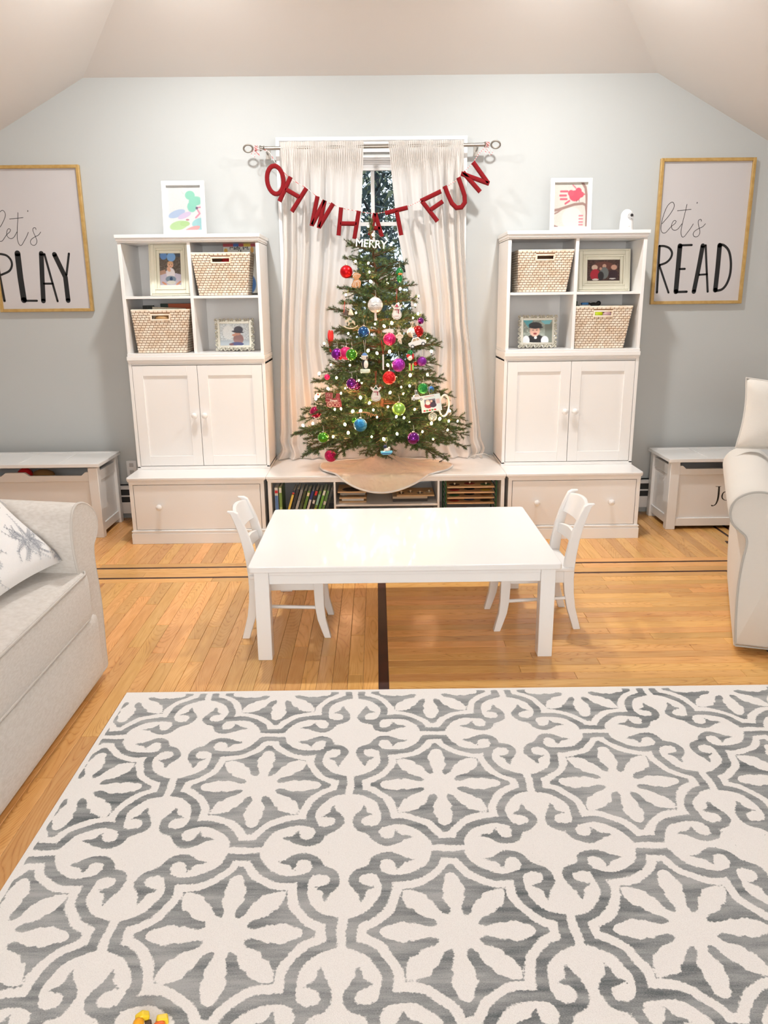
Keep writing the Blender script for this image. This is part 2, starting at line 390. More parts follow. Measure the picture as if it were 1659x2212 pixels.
# ------------------------------------------------------------------ window
win = struct(MB().box(wx0, wx0+.045, .03, .075, wz0, wz1).box(wx1-.045, wx1, .03, .075, wz0, wz1).box(wx0, wx1, .03, .075, wz1-.06, wz1).box(wx0, wx1, .03, .075, wz0, wz0+.05).build('window_1', TRIM, None, bevel=.002))
MB().box(wx0+.04, wx1-.04, .045, .08, 1.60, 1.66).build('meeting_rail', TRIM, win, bevel=.002)
MB().box(XC-.012, XC+.012, .05, .07, wz0+.04, wz1-.05).build('muntin', TRIM, win)
for z in (1.965, 1.28): MB().box(wx0+.04, wx1-.04, .05, .07, z-.012, z+.012).build('muntin', TRIM, win)
GLASS = mat('window_glass', (.9, .95, .95, 1), .02, trans=1, ior=1.02)
for x0, x1 in ((wx0+.04, XC-.012), (XC+.012, wx1-.04)):
    for z0, z1 in ((wz0+.045, 1.268), (1.292, 1.60), (1.66, 1.953), (1.977, wz1-.055)):
        MB().box(x0, x1, .058, .062, z0, z1).build('pane', GLASS, win)
cx0, cx1, cz1 = -.693, .518, 2.478
mb = MB()
for a, b, d in ((0, .09, .012), (.0, .022, .028), (.03, .042, .02), (.078, .09, .018)):
    mb.box(cx0+a, cx1-a, -d, -.001, cz1-b, cz1-a)
    mb.box(cx0+a, cx0+b, -d, -.001, .9, cz1-b); mb.box(cx1-b, cx1-a, -d, -.001, .9, cz1-b)
mb.box(cx0-.02, cx1+.02, -.045, -.001, .88, .91)
struct(mb.build('trim_1', TRIM, None, bevel=.002))
struct(MB().box(wx0, wx0+.01, .0, .13, wz0, wz1).box(wx1-.01, wx1, .0, .13, wz0, wz1).box(wx0, wx1, .0, .13, wz1-.01, wz1).box(wx0, wx1, .0, .13, wz0, wz0+.01).build('trim_2', TRIM))
# pleated shade gathered at the head of the window
t = thing('window_shade', 'white pleated shade gathered up at the top of the window', 'shade', (XC, .02, 2.30))
mb = MB()
for k in range(6): mb.box(wx0+.015-XC, wx1-.015-XC, -.012 if k % 2 else -.016, .008, k*.011, k*.011+.0095)
mb.build('pleats', mat('shade_fabric', (.78, .78, .79, 1), .7), t)
MB().box(wx0+.015-XC, wx1-.015-XC, -.018, .01, -.016, -.001).build('bottom_rail', TRIM, t, bevel=.002)

# ------------------------------------------------------------------ outside
GRASS = mat('outdoor_ground', rgb(60, 66, 50), .95)
struct(MB().box(-12, 12, .2, 22, -.9, -.8).build('ground', GRASS))
LEAFS = [mat('outdoor_leaf_dark', rgb(74, 86, 84), .8), mat('outdoor_leaf_pale', rgb(140, 144, 112), .8)]
TRUNK = mat('outdoor_bark', rgb(88, 86, 88), .9)
def outdoor_tree(x, y, h, lab, seed):
    r = random.Random(seed); t = thing('garden_tree', lab, 'tree', (x, y, -.8), group='trees outside the window')
    mb = MB(); mb.tube([(0, 0, 0), (.1, 0, h*.4), (.0, .1, h)], [.14, .1, .04], 8)
    br = []
    for k in range(16):
        z = h*(.25+.045*k); a = r.uniform(0, 6.28); l = r.uniform(.7, 1.6); p = (math.cos(a)*l, math.sin(a)*l, z+r.uniform(.2, .8))
        mb.tube([(.05, 0, z), (p[0]*.5, p[1]*.5, z+.15), p], [.04, .025, .008], 5); br.append(((.05, 0, z), p))
    mb.build('trunk', TRUNK, t)
    f = MB()
    for k in range(5200):
        a, b = r.choice(br); q = r.random(); c = [a[i]+(b[i]-a[i])*q+r.gauss(0, .32) for i in range(3)]
        d = [r.gauss(0, .055) for _ in range(3)]; e = [r.gauss(0, .05) for _ in range(3)]
        f.add([c, [c[i]+d[i] for i in range(3)], [c[i]+e[i] for i in range(3)]], [(0, 1, 2)], 0 if r.random() < .7 else 1)
    o = f.build('foliage', LEAFS, t, smooth=None); o['kind'] = 'stuff'
outdoor_tree(-1.3, 3.6, 4.2, 'grey-green leafy tree outside behind the left half of the glass', 3)
outdoor_tree(1.2, 4.1, 4.4, 'grey-green leafy tree outside behind the right half of the glass', 5)
outdoor_tree(-.1, 7.2, 5.2, 'dim tree furthest away in the garden, seen between the curtains', 9)

# ================================================================== CABINETS
YB, YC, YH = -.641, -.388, -.402
ZB, ZK, ZH = .4304, 1.174, 1.88
KNOBP = [(0.0, 0), (.011, 0), (.008, .006), (.0085, .012), (.016, .018), (.0195, .026), (.019, .033), (.012, .040), (.002, .0425)]
def knob(par, x, y, z): return MB().lathe(KNOBP[1:], 18, (x, y, z), '-y').build('knob', WHITE, par)
def drawer_base(x0, x1, side):
    cx = (x0+x1)/2; w = (x1-x0)/2
    t = thing('drawer_base', f'low white drawer cabinet on the floor under the {side} door cabinet', 'cabinet', (cx, 0, 0))
    # slab with rounded front corners
    out = -1 if side == 'left' else 1; c = .02
    pl = [(-w, -.012), (-w, YB+c), (-w+c*.3, YB+c*.3), (-w+c, YB), (w-c, YB), (w-c*.3, YB+c*.3), (w, YB+c), (w, -.012)]
    if side == 'left': pl = pl[:4]+[(w, YB), (w, -.012)]
    else: pl = [(-w, -.012), (-w, YB)]+pl[4:]
    MB().prism(pl[::-1], 'z', ZB-.018, ZB).build('top', WHITE, t, bevel=.004, seg=3)
    i = .014
    mb = MB().box(-w+i, w-i, YB+.012, -.014, .384, ZB-.018)                      # upper rail / cornice
    mb.box(-w+i-.006, w-i+.006, YB+.006, -.014, ZB-.026, ZB-.018)
    mb.box(-w+i, -w+i+.024, YB+.014, -.014, .087, .385).box(w-i-.024, w-i, YB+.014, -.014, .087, .385)
    mb.box(-w+i+.02, w-i-.02, -.02, -.014, .087, .385).box(-w+i, w-i, YB+.014, -.014, .075, .09)
    mb.build('body', WHITE, t, bevel=.0015)
    mb = MB().box(-w+i-.008, w-i+.008, YB+.004, -.014, .0, .068).box(-w+i-.004, w-i+.004, YB+.008, -.014, .068, .078).box(-w+i-.007, w-i+.007, YB+.005, -.014, .078, .086)
    mb.build('plinth', WHITE, t, bevel=.0015)
    d = MB().box(-w+i+.027, w-i-.027, YB+.014, YB+.034, .092, .381).build('drawer', WHITE, t, bevel=.0015)
    MB().box(-w+i+.024, w-i-.024, YB+.036, YB+.04, .088, .385).build('shadow_gap', DARK, t)
    for kx in (-.235, .235): knob(d, kx*w/.43, YB+.014, .243)
    return t
def door_cabinet(x0, x1, side):
    cx = (x0+x1)/2; w = (x1-x0)/2
    t = thing('door_cabinet', f'white two-door cabinet with round knobs in the middle of the {side} stack', 'cabinet', (cx, 0, ZB))
    H = ZK-ZB-.062
    MB().box(-w, -w+.02, YC, -.014, 0, H).box(w-.02, w, YC, -.014, 0, H).box(-w, w, YC, -.014, .004, .021).box(-w-.001, w+.001, YC-.003, -.014, 0, .012).box(-w+.02, w-.02, -.02, -.014, 0, H).box(-w, w, YC+.01, -.014, H-.012, H).build('body', WHITE, t, bevel=.0015)
    MB().box(-w+.02, w-.02, YC+.022, YC+.026, .02, H-.002).build('shadow_gap', DARK, t)
    z0, z1 = .0245, H-.014
    for s in (-1, 1):
        xa, xb = (-w+.0225, -.0015) if s < 0 else (.0015, w-.0225)
        f, y0, y1 = .064, YC+.000, YC+.02
        d = MB().box(xa, xa+f, y0, y1, z0, z1).box(xb-f, xb, y0, y1, z0, z1).box(xa+f, xb-f, y0, y1, z0, z0+f).box(xa+f, xb-f, y0, y1, z1-f, z1).build('door', WHITE, t, bevel=.0012)
        MB().box(xa+f-.002, xb-f+.002, y0+.008, y1, z0+f-.002, z1-f+.002).build('door_panel', WHITE, d)
        knob(d, s*.0325, y0, .783-ZB)
    return t
def cubby(x0, x1, side):
    cx = (x0+x1)/2; w = (x1-x0)/2
    t = thing('cubby_shelf', f'white four-cube open shelf unit on top of the {side} stack', 'shelf', (cx, 0, ZK-.062))
    o = .062; H = ZH-ZK+o
    w2 = w-.004
    for a in (-w2, w2-.021): MB().box(a, a+.021, YC, -.014, o, H-.05).build('side_panel', WHITE, t, bevel=.0015)
    MB().box(-w2+.02, w2-.02, -.022, -.014, o, H-.04).build('back_panel', WHITE, t)
    mb = MB().box(-w, w, YH, -.014, .020, .045).box(-w2, w2, YC-.004, -.014, 0, .020).box(-w+.004, w-.004, YH+.005, -.014, .045, .0625).box(-w+.002, w-.002, YH+.006, -.014, .010, .020)
    mb.build('base_moulding', WHITE, t, bevel=.002)
    mb = MB().box(-w-.006, w+.006, YH-.006, -.014, H-.021, H).box(-w, w, YH+.002, -.014, H-.037, H-.021).box(-w2, w2, YC-.004, -.014, H-.046, H-.037)
    mb.build('cornice', WHITE, t, bevel=.002)
    MB().box(-.010, .010, YC+.003, -.022, o, H-.045).build('divider', WHITE, t, bevel=.001)
    zs = 1.505-(ZK-.062)
    for a, b in ((-w2+.021, -.010), (.010, w2-.021)): MB().box(a, b, YC+.003, -.022, zs, zs+.016).build('shelf', WHITE, t, bevel=.001)
    return t
for side, b0, b1, c0, c1 in (('left', -1.645, -.7735, -1.638, -.777), ('right', .7305, 1.59, .735, 1.588)):
    drawer_base(b0, b1, side); door_cabinet(c0, c1, side); cubby(c0-.002, c1+.002, side)
# bench
t = thing('bench_bookcase', 'low white open bookcase bench under the window carrying the tree', 'bookcase', (-.0215, 0, 0)); bx = -.0215
bw = .7505
MB().box(-bw, bw, YB, -.012, ZB-.018, ZB).build('top', WHITE, t, bevel=.004, seg=3)
MB().box(-bw+.005, bw-.005, YB+.007, -.012, ZB-.030, ZB-.018).box(-bw+.008, bw-.008, YB+.012, -.012, ZB-.042, ZB-.030).build('cornice', WHITE, t, bevel=.0015)
for a, b in ((-bw+.008, -.742-bx), (.699-bx, bw-.008)): MB().box(a, b, YB+.012, -.014, .08, ZB-.04).build('side_panel', WHITE, t, bevel=.001)
for a, b in ((-.352, -.340), (.300, .313)): MB().box(a-bx, b-bx, YB+.014, -.02, .08, ZB-.04).build('divider', WHITE, t, bevel=.001)
MB().box(-bw+.008, bw-.008, YB+.014, -.014, .078, .095).build('bottom_shelf', WHITE, t)
MB().box(-bw+.008, bw-.008, -.02, -.014, .08, ZB-.04).build('back_panel', WHITE, t)
MB().box(-.340-bx, .300-bx, YB+.016, -.02, .229, .241).build('shelf', WHITE, t, bevel=.001)
MB().box(-bw+.004, bw-.004, YB+.006, -.014, 0, .07).box(-bw+.007, bw-.007, YB+.009, -.014, .07, .079).build('plinth', WHITE, t, bevel=.0015)

# ------------------------------------------------------------------ baskets
def basket(tl, tr, br, bl, zt, zb, y, lab, hole=True):
    cx = (bl+br)/2; t = thing('wicker_basket', lab, 'basket', (cx, 0, zb), group='wicker baskets in the cubbies')
    D = .27; h = zt-zb
    F = lambda u, k: ((bl-cx)+(br-bl)*u)*(1-k)+((tl-cx)+(tr-tl)*u)*k
    yf = lambda k: y+.022-.022*k
    yb = lambda k: y+D-.03+.03*k
    # core walls
    core = MB()
    def wall(p):  # p(k,u,off)
        pass
    hu0, hu1, hk0, hk1 = .33, .66, .775, .895
    def quad(u0, u1, k0, k1):
        core.hexa([(F(u0, k0), yf(k0)+.001, k0*h), (F(u1, k0), yf(k0)+.001, k0*h), (F(u1, k0), yf(k0)+.006, k0*h), (F(u0, k0), yf(k0)+.006, k0*h),
                   (F(u0, k1), yf(k1)+.001, k1*h), (F(u1, k1), yf(k1)+.001, k1*h), (F(u1, k1), yf(k1)+.006, k1*h), (F(u0, k1), yf(k1)+.006, k1*h)])
    quad(0, 1, .01, hk0); quad(0, 1, hk1, 1); quad(0, hu0, hk0, hk1); quad(hu1, 1, hk0, hk1)
    for u in (0, 1):
        e = .005 if u == 0 else -.005
        core.hexa([(F(u, .01), yf(0), .002), (F(u, .01)+e, yf(0), .002), (F(u, .01)+e, yb(0), .002), (F(u, .01), yb(0), .002), (F(u, 1), yf(1), h), (F(u, 1)+e, yf(1), h), (F(u, 1)+e, yb(1), h), (F(u, 1), yb(1), h)])
    core.hexa([(F(0, 0), yb(0)-.005, .002), (F(1, 0), yb(0)-.005, .002), (F(1, 0), yb(0), .002), (F(0, 0), yb(0), .002), (F(0, 1), yb(1)-.005, h), (F(1, 1), yb(1)-.005, h), (F(1, 1), yb(1), h), (F(0, 1), yb(1), h)])
    core.hexa([(F(0, 0), yf(0), .001), (F(1, 0), yf(0), .001), (F(1, 0), yb(0), .001), (F(0, 0), yb(0), .001), (F(0, 0), yf(0), .006), (F(1, 0), yf(0), .006), (F(1, 0), yb(0), .006), (F(0, 0), yb(0), .006)])
    core.build('basket_body', WICK2, t)
    wv = MB(); rows = 17; nb = 13
    for r in range(rows):
        k0, k1 = (r+.08)/rows, (r+.93)/rows; off = (r*.37) % 1
        for b in range(-1, nb+1):
            u0, u1 = max(0., (b+off+.03)/nb), min(1., (b+off+.97)/nb)
            if u1-u0 < .01: continue
            if not (k1 < hk0 or k0 > hk1):
                if u1 > hu0 and u0 < hu1:
                    if u0 < hu0-.015: u1 = hu0-.008
                    elif u1 > hu1+.015: u0 = hu1+.008
                    else: continue
            j = rnd.uniform(-.0006, .0006)
            m_ = (k0+k1)/2
            wv.loft([[(F(u0+.004, k0), yf(k0)-.0005, k0*h), (F(u1-.004, k0), yf(k0)-.0005, k0*h), (F(u1, m_), yf(m_)-.0005, m_*h), (F(u1-.004, k1), yf(k1)-.0005, k1*h), (F(u0+.004, k1), yf(k1)-.0005, k1*h), (F(u0, m_), yf(m_)-.0005, m_*h)],
                     [(F(u0+.012, k0)+j, yf(k0)-.004, (k0+.010)*h), (F(u1-.012, k0), yf(k0)-.004, (k0+.010)*h), (F(u1-.006, m_), yf(m_)-.004, m_*h), (F(u1-.012, k1), yf(k1)-.004, (k1-.010)*h), (F(u0+.012, k1), yf(k1)-.004, (k1-.010)*h), (F(u0+.006, m_), yf(m_)-.004, m_*h)]][::-1], caps=True)
        for u, sg in ((0, -1), (1, 1)):
            for b in range(-1, 10):
                a0_, a1_ = max(0., (b+off+.06)/9), min(1., (b+off+.95)/9)
                if a1_-a0_ < .01: continue
                Y = lambda a, k: yf(k)+(yb(k)-yf(k))*a
                x0_, x1_ = F(u, k0), F(u, k1)
                wv.hexa([(x0_, Y(a0_, k0), k0*h), (x0_+sg*.004, Y(a0_, k0), k0*h+.001), (x0_+sg*.004, Y(a1_, k0), k0*h+.001), (x0_, Y(a1_, k0), k0*h), (x1_, Y(a0_, k1), k1*h), (x1_+sg*.004, Y(a0_, k1), k1*h-.001), (x1_+sg*.004, Y(a1_, k1), k1*h-.001), (x1_, Y(a1_, k1), k1*h)])
    wv.build('weave', WICK, t, kind='stuff')
    MB().tube([(F(0, 1), yf(1), h), (F(1, 1), yf(1), h), (F(1, 1), yb(1), h), (F(0, 1), yb(1), h)], .0055, 8, closed=True).build('rim', WICK, t)
    MB().band([(F(hu0, hk0), hk0*h), (F(hu1, hk0), hk0*h), (F(hu1, hk1), hk1*h), (F(hu0, hk1), hk1*h)], .010, .008, yf(.83)+.002, closed=True).build('handle_rim', WICK, t)
    return t
basket(-1.195, -.841, -.871, -1.165, 1.770, 1.522, -.372, 'wicker basket in the left stack, upper right cube, holding a picture book')
basket(-1.592, -1.233, -1.275, -1.574, 1.437, 1.175, -.372, 'wicker basket in the left stack, lower left cube, filled with books')
basket(.806, 1.143, 1.107, .815, 1.767, 1.522, -.372, 'wicker basket with an empty handle hole, upper left cube of right stack')
basket(1.176, 1.527, 1.488, 1.188, 1.430, 1.175, -.372, 'wicker basket in the right stack, lower right cube, holding toys')
PAGE = mat('book_pages', (.8, .77, .7, 1), .8)
def book(name, label, loc, w, d, h, col, rot=(0, 0, 0), group=None, canvas=None, prints=(), cat='book'):
    """w thickness(x) d depth(y) h height(z), origin bottom centre front"""
    t = thing(name, label, cat, loc, group=group, rot=rot)
    m = mat('cover_%02x%02x%02x' % col, rgb(*col), .35, coat=.3)
    e = .0016
    MB().box(-w/2, w/2, 0, e, 0, h).box(-w/2, -w/2+e, e, d, 0, h).box(w/2-e, w/2, e, d, 0, h).build('cover', m, t)
    MB().box(-w/2+e, w/2-e, e, d-.003, .002, h-.003).build('pages', PAGE, t)
    for k, (z0, z1, c) in enumerate(prints):
        MB().box(-w/2+.001, w/2-.001, -.0006, .0002, z0*h, z1*h).build('spine_print', mat('print_%02x%02x%02x' % c, rgb(*c), .4), t)
    return t
# flat books / boxes standing in the baskets, cover toward the room
def flat_book(name, label, cx, y, z, w, h, th, canvas, lean=0, yaw=0, roll=0, cat='book', group=None, edge=(230, 225, 215)):
    t = thing(name, label, cat, (cx, y, z), group=group, rot=(R_(-lean), R_(roll), R_(yaw)))
    MB().box(-w/2, w/2, 0, th, 0, h).build('pages', mat('edge_%02x%02x%02x' % edge, rgb(*edge), .6), t, bevel=.001)
    canvas.build('front_cover', w, h, t, y=-.0008); return t
c = Canvas(70, 60, (240, 238, 228))
c.rect(0, 0, 1, .07, (190, 60, 70)).rect(.3, 0, .45, .07, (60, 110, 190)).rect(.6, 0, .8, .07, (235, 200, 60)).ell(.08, .16, .055, .065, (245, 190, 60)).ell(.84, .13, .05, .06, (235, 170, 60)).ell(.5, .44, .2, .12, (90, 140, 70)).ell(.35, .8, .2, .2, (210, 60, 60)).ell(.7, .8, .2, .2, (60, 120, 190))
bk = flat_book('picture_book', 'white picture book reading ready, set, abc standing in the upper left-stack basket', -.925, -.18, 1.535, .215, .300, .03, c, lean=-2)
tx = text_mb('ready, set,', .030, .0004, .0009); tx.v = [(v[0]-.005, v[1]-.0016, v[2]+.266) for v in tx.v]; tx.build('title_lettering', INK, bk, smooth=None)
tx = text_mb('abc', .050, .0004, .0014); tx.v = [(v[0]+.01, v[1]-.0016, v[2]+.228) for v in tx.v]; tx.build('title_lettering', INK, bk, smooth=None)
BALLR = mat('toy_red', rgb(196, 30, 38), .35)
tag(MB().ball((0, 0, 0), .035).build('toy_ball', BALLR), 'red ball behind the handle hole of the upper left-stack basket', 'ball').location = (-1.0, -.27, 1.72)
c = Canvas(50, 30, (196, 92, 46)).rect(0, 0, .2, 1, (40, 60, 50)).ell(.55, .5, .18, .3, (220, 130, 60)).line([(.3, .2), (.7, .15)], .03, (235, 190, 90)).line([(.55, .8), (.9, .82)], .04, (240, 200, 110))
flat_book('picture_book', 'orange picture book sticking up at the back of the lower left-stack basket', -1.33, -.16, 1.19, .26, .285, .02, c, lean=-4, edge=(150, 60, 40))
c = Canvas(50, 30, (222, 212, 190)).line([(.2, .25), (.8, .3)], .06, (150, 90, 80)).speck(4, .03)
flat_book('picture_book', 'cream picture book leaning in front of the orange one', -1.40, -.24, 1.19, .21, .262, .015, c, lean=-4, roll=3)
c = Canvas(40, 30, (46, 50, 44)).speck(5, .05)
flat_book('picture_book', 'dark green book at the left inside the lower left-stack basket', -1.53, -.2, 1.19, .07, .275, .02, c, lean=-3, edge=(60, 60, 50))
tag(MB().ball((0, 0, 0), .03, sc=(1.6, 1, .8)).build('toy_animal', mat('toy_brown', rgb(196, 150, 96), .5)), 'tan toy animal behind the handle hole of the lower left-stack basket', 'toy').location = (-1.42, -.31, 1.385)
# toys in the lower right basket
t = thing('toy_car', 'blue and white toy car peeking over the lower right-stack basket', 'toy', (1.25, -.28, 1.43))
MB().box(-.035, .035, -.02, .02, 0, .012).build('chassis', mat('toy_white', (.75, .75, .75, 1), .3), t, bevel=.004)
MB().box(-.02, .022, -.016, .016, .012, .026).build('cabin', mat('toy_blue', rgb(70, 140, 205), .3), t, bevel=.004)
t = thing('toy_figure', 'black toy animal lying on top in the lower right-stack basket', 'toy', (1.32, -.24, 1.42))
MB().ball((0, 0, .015), .026, sc=(1.3, 1, .8)).build('body', DARK, t); MB().ball((.03, 0, .03), .015).ball((-.032, .0, .024), .012).build('head', DARK, t)
tag(MB().box(-.03, .03, -.02, .02, -.02, .02).build('toy_block', mat('toy_dark_green', rgb(24, 70, 30), .4), None, bevel=.005), 'dark green toy block at the back of the lower right-stack basket', 'toy').location = (1.20, -.16, 1.445)
t = tag(MB().ball((0, 0, 0), .03, sc=(1.1, .6, .95)).build('toy_ball', mat('toy_lime', rgb(205, 225, 30), .35)), 'lime yellow toy ball behind the handle hole of the lower right basket', 'toy'); t.location = (1.325, -.325, 1.385)
t = tag(MB().ball((0, 0, 0), .03, sc=(1.1, .6, .7)).build('toy_cup', mat('toy_mauve', rgb(188, 150, 150), .35)), 'mauve toy cup beside the lime toy in the lower right-stack basket', 'toy'); t.location = (1.385, -.325, 1.38)

# ------------------------------------------------------------------ picture frames
def framed(name, label, bl, br, h, fw, depth, fmat, canvas, lean=8, style='plain', z=0, y=-.2, group=None, foot=True):
    w = abs(br-bl); cx = (bl+br)/2
    t = thing('framed_painting' if style == 'plain' else 'framed_photo', label, 'picture frame', (cx, y, z), rot=(R_(-lean), 0, 0), group=group)
    if style == 'plain':
        MB().box(-w/2, -w/2+fw, -depth, 0, 0, h).box(w/2-fw, w/2, -depth, 0, 0, h).box(-w/2+fw, w/2-fw, -depth, 0, 0, fw).box(-w/2+fw, w/2-fw, -depth, 0, h-fw, h).build('frame', fmat, t, bevel=.0015)
    elif style == 'moulded':
        mb = MB()
        for a, b, d in ((0, .012, depth*.55), (.012, fw*.55, depth*.8), (fw*.55, fw*.72, depth), (fw*.72, fw, depth*.6)):
            mb.box(-w/2+a, -w/2+b, -d, 0, a, h-a).box(w/2-b, w/2-a, -d, 0, a, h-a).box(-w/2+b, w/2-b, -d, 0, a, b).box(-w/2+b, w/2-b, -d, 0, h-b, h-a)
        mb.build('frame', fmat, t, bevel=.003)
    else:  # filigree scrolls
        mb = MB(); e = fw*.62
        mb.box(-w/2+e, -w/2+fw, -depth*.8, 0, e, h-e).box(w/2-fw, w/2-e, -depth*.8, 0, e, h-e).box(-w/2+fw, w/2-fw, -depth*.8, 0, e, fw).box(-w/2+fw, w/2-fw, -depth*.8, 0, h-fw, h-e)
        mb.box(-w/2+e*.5, w/2-e*.5, -.003, 0, e*.5, h-e*.5)
        mb.build('frame', fmat, t, bevel=.001)
        sc = MB(); r = fw*.34
        def scroll(x, zz, s, a0):
            pts = [(x+math.cos(a0+s*q*.55)*r*(1-q*.055), -.006-.003*math.sin(q), zz+math.sin(a0+s*q*.55)*r*(1-q*.055)) for q in range(13)]
            sc.tube(pts, fw*.105, 6); sc.ball((x, -.008, zz), fw*.13, 8, 6)
        nx = max(3, round(w/(fw*.72))); nz = max(3, round(h/(fw*.72)))
        for i in range(nx):
            x = -w/2+r+(w-2*r)*i/(nx-1)
            scroll(x, r, 1 if i % 2 else -1, 1.2); scroll(x, h-r, 1 if i % 2 else -1, -1.2)
        for i in range(1, nz-1):
            zz = r+(h-2*r)*i/(nz-1); scroll(-w/2+r, zz, 1 if i % 2 else -1, 0); scroll(w/2-r, zz, 1 if i % 2 else -1, 3)
        sc.build('scrollwork', fmat, t)
    if style == 'plain': canvas.a = canvas.a*.80
    canvas.build('photograph' if style != 'plain' else 'painting', w-2*fw+.002, h-2*fw+.002, t, y=-.004, z0=fw-.001)
    MB().box(-w/2+.01, w/2-.01, 0, .004, .01, h-.01).build('backing', DARK, t)
    if foot: MB().hexa([(-.02, .004, h*.55), (.02, .004, h*.55), (.02, .007, h*.55), (-.02, .007, h*.55), (-.025, .004+h*.30, .0+h*.04), (.025, .004+h*.30, h*.04), (.025, .007+h*.30, h*.04), (-.025, .007+h*.30, h*.04)]).build('easel_back', DARK, t)
    return t
# left cream frame: baby with balloons
c = Canvas(60, 84, (98, 88, 78)).speck(2, .04, 3).rect(0, 0, 1, .12, (70, 76, 84)).ell(.55, .12, .2, .14, (120, 170, 225)).ell(.2, .08, .16, .12, (96, 140, 200)).poly([(0, .62), (.3, .55), (1, .66), (1, 1), (0, 1)], (206, 200, 218)).poly([(0, .55), (.25, .5), (.3, .62), (0, .68)], (186, 150, 130))
c.ell(.5, .36, .14, .095, (226, 178, 150)).ell(.5, .3, .13, .05, (214, 170, 130)).ell(.5, .62, .2, .17, (238, 232, 236)).ell(.42, .5, .1, .06, (226, 178, 150), rot=.5).ell(.5, .8, .24, .1, (128, 150, 170)).ell(.52, .79, .07, .06, (40, 70, 110)).ell(.52, .9, .2, .06, (235, 235, 228)).ell(.2, .93, .12, .035, (222, 160, 130), rot=.4).ell(.84, .93, .14, .035, (222, 160, 130), rot=-.5).ell(.45, .36, .02, .012, (60, 40, 35)).ell(.57, .36, .02, .012, (60, 40, 35)).ell(.51, .42, .03, .01, (180, 90, 80))
framed('picture_frame', 'wide cream frame with a photo of a baby and blue balloons in the left stack', -1.495, -1.232, .325, .065, .024, CREAM, c, lean=9, style='moulded', z=1.522, y=-.255)
c = Canvas(70, 56, (206, 214, 218)).speck(3, .06, 2).rect(0, .75, 1, 1, (178, 190, 198)).ell(.3, .4, .2, .3, (236, 240, 240), .8).ell(.62, .7, .17, .24, (158, 122, 120)).ell(.6, .42, .1, .12, (200, 150, 132)).ell(.63, .28, .15, .15, (70, 70, 84)).ell(.6, .38, .2, .05, (60, 60, 74), rot=.15).ell(.48, .52, .07, .05, (206, 150, 130)).ell(.57, .92, .22, .09, (80, 86, 130)).ell(.38, .93, .08, .05, (120, 84, 90))
framed('picture_frame', 'silver filigree frame with a photo of a toddler in a dark hat', -1.108, -.853, .205, .034, .014, SILVER, c, lean=6, style='filigree', z=1.177, y=-.26)
c = Canvas(70, 48, (70, 44, 38)).speck(8, .05, 2)
c.ell(.5, .3, .3, .2, (104, 60, 52)).ell(.24, .36, .09, .12, (216, 190, 170)).ell(.82, .36, .09, .12, (206, 160, 140)).ell(.26, .7, .15, .26, (176, 26, 50)).ell(.8, .72, .14, .24, (50, 24, 34)).ell(.53, .3, .06, .09, (200, 160, 140)).ell(.53, .62, .13, .27, (110, 116, 116)).ell(.42, .42, .04, .06, (196, 150, 130)).ell(.43, .75, .09, .2, (28, 28, 34)).ell(.27, .92, .1, .04, (230, 225, 220)).ell(.78, .88, .1, .03, (220, 215, 210))
framed('picture_frame', 'wide cream landscape frame with a dark group photo in the right stack', 1.212, 1.553, .262, .066, .024, CREAM, c, lean=8, style='moulded', z=1.522, y=-.20)
c = Canvas(64, 52, (150, 160, 150)).speck(12, .05, 3).poly([(0, .0), (.35, .0), (.2, .35)], (90, 170, 180)).poly([(.6, .05), (1, .0), (.85, .3)], (120, 190, 200)).rect(.75, .2, 1, 1, (120, 128, 118))
c.ell(.42, .95, .34, .32, (24, 26, 30)).ell(.12, .9, .12, .22, (226, 232, 238)).ell(.75, .9, .13, .2, (226, 232, 238)).ell(.41, .48, .17, .25, (236, 190, 170)).ell(.42, .24, .22, .14, (40, 42, 46)).ell(.45, .32, .24, .05, (28, 30, 34)).ell(.35, .45, .025, .02, (50, 40, 40)).ell(.48, .45, .025, .02, (50, 40, 40)).ell(.42, .6, .06, .045, (150, 60, 60)).ell(.44, .77, .05, .06, (240, 240, 240))
framed('picture_frame', 'silver filigree frame with a photo of a laughing boy in a flat cap', .832, 1.085, .207, .034, .014, SILVER, c, lean=6, style='filigree', z=1.177, y=-.285)
# white frames on top of the stacks
c = Canvas(86, 100, (236, 240, 240)).speck(1, .01)
c.ell(.68, .22, .14, .1, (150, 224, 198)).ell(.85, .34, .17, .1, (160, 228, 206)).ell(.72, .47, .13, .12, (148, 222, 200)).ell(.8, .35, .16, .1, (150, 224, 200)).ell(.28, .62, .25, .08, (186, 206, 236), rot=-.25).ell(.5, .66, .2, .06, (222, 206, 236), rot=-.3).ell(.32, .88, .26, .1, (196, 230, 170), rot=-.15).ell(.5, .84, .14, .06, (188, 226, 160)).ell(.92, .82, .22, .1, (170, 222, 226), rot=-.2).ell(.9, .93, .18, .08, (170, 222, 226)).ell(.7, .97, .24, .06, (240, 176, 176), rot=-.25).line([(.86, .49), (1, .48)], .03, (226, 150, 176)).line([(.88, .54), (.94, .62), (.82, .71)], .04, (236, 160, 182)).ell(.86, .5, .035, .03, (120, 110, 140)).ell(.58, .755, .05, .02, (206, 140, 150)).line([(.45, .14), (.5, .19)], .01, (200, 215, 215))
WF = mat('white_frame', (.88, .88, .88, 1), .3)
framed('picture_frame', 'white frame with a pastel watercolour painting on top of the left stack', -1.365, -1.105, .312, .026, .018, WF, c, lean=6, z=1.881, y=-.31)
c = Canvas(86, 100, (238, 234, 224)).speck(1, .012)
c.ell(.55, .8, .3, .25, (246, 246, 244), .8)
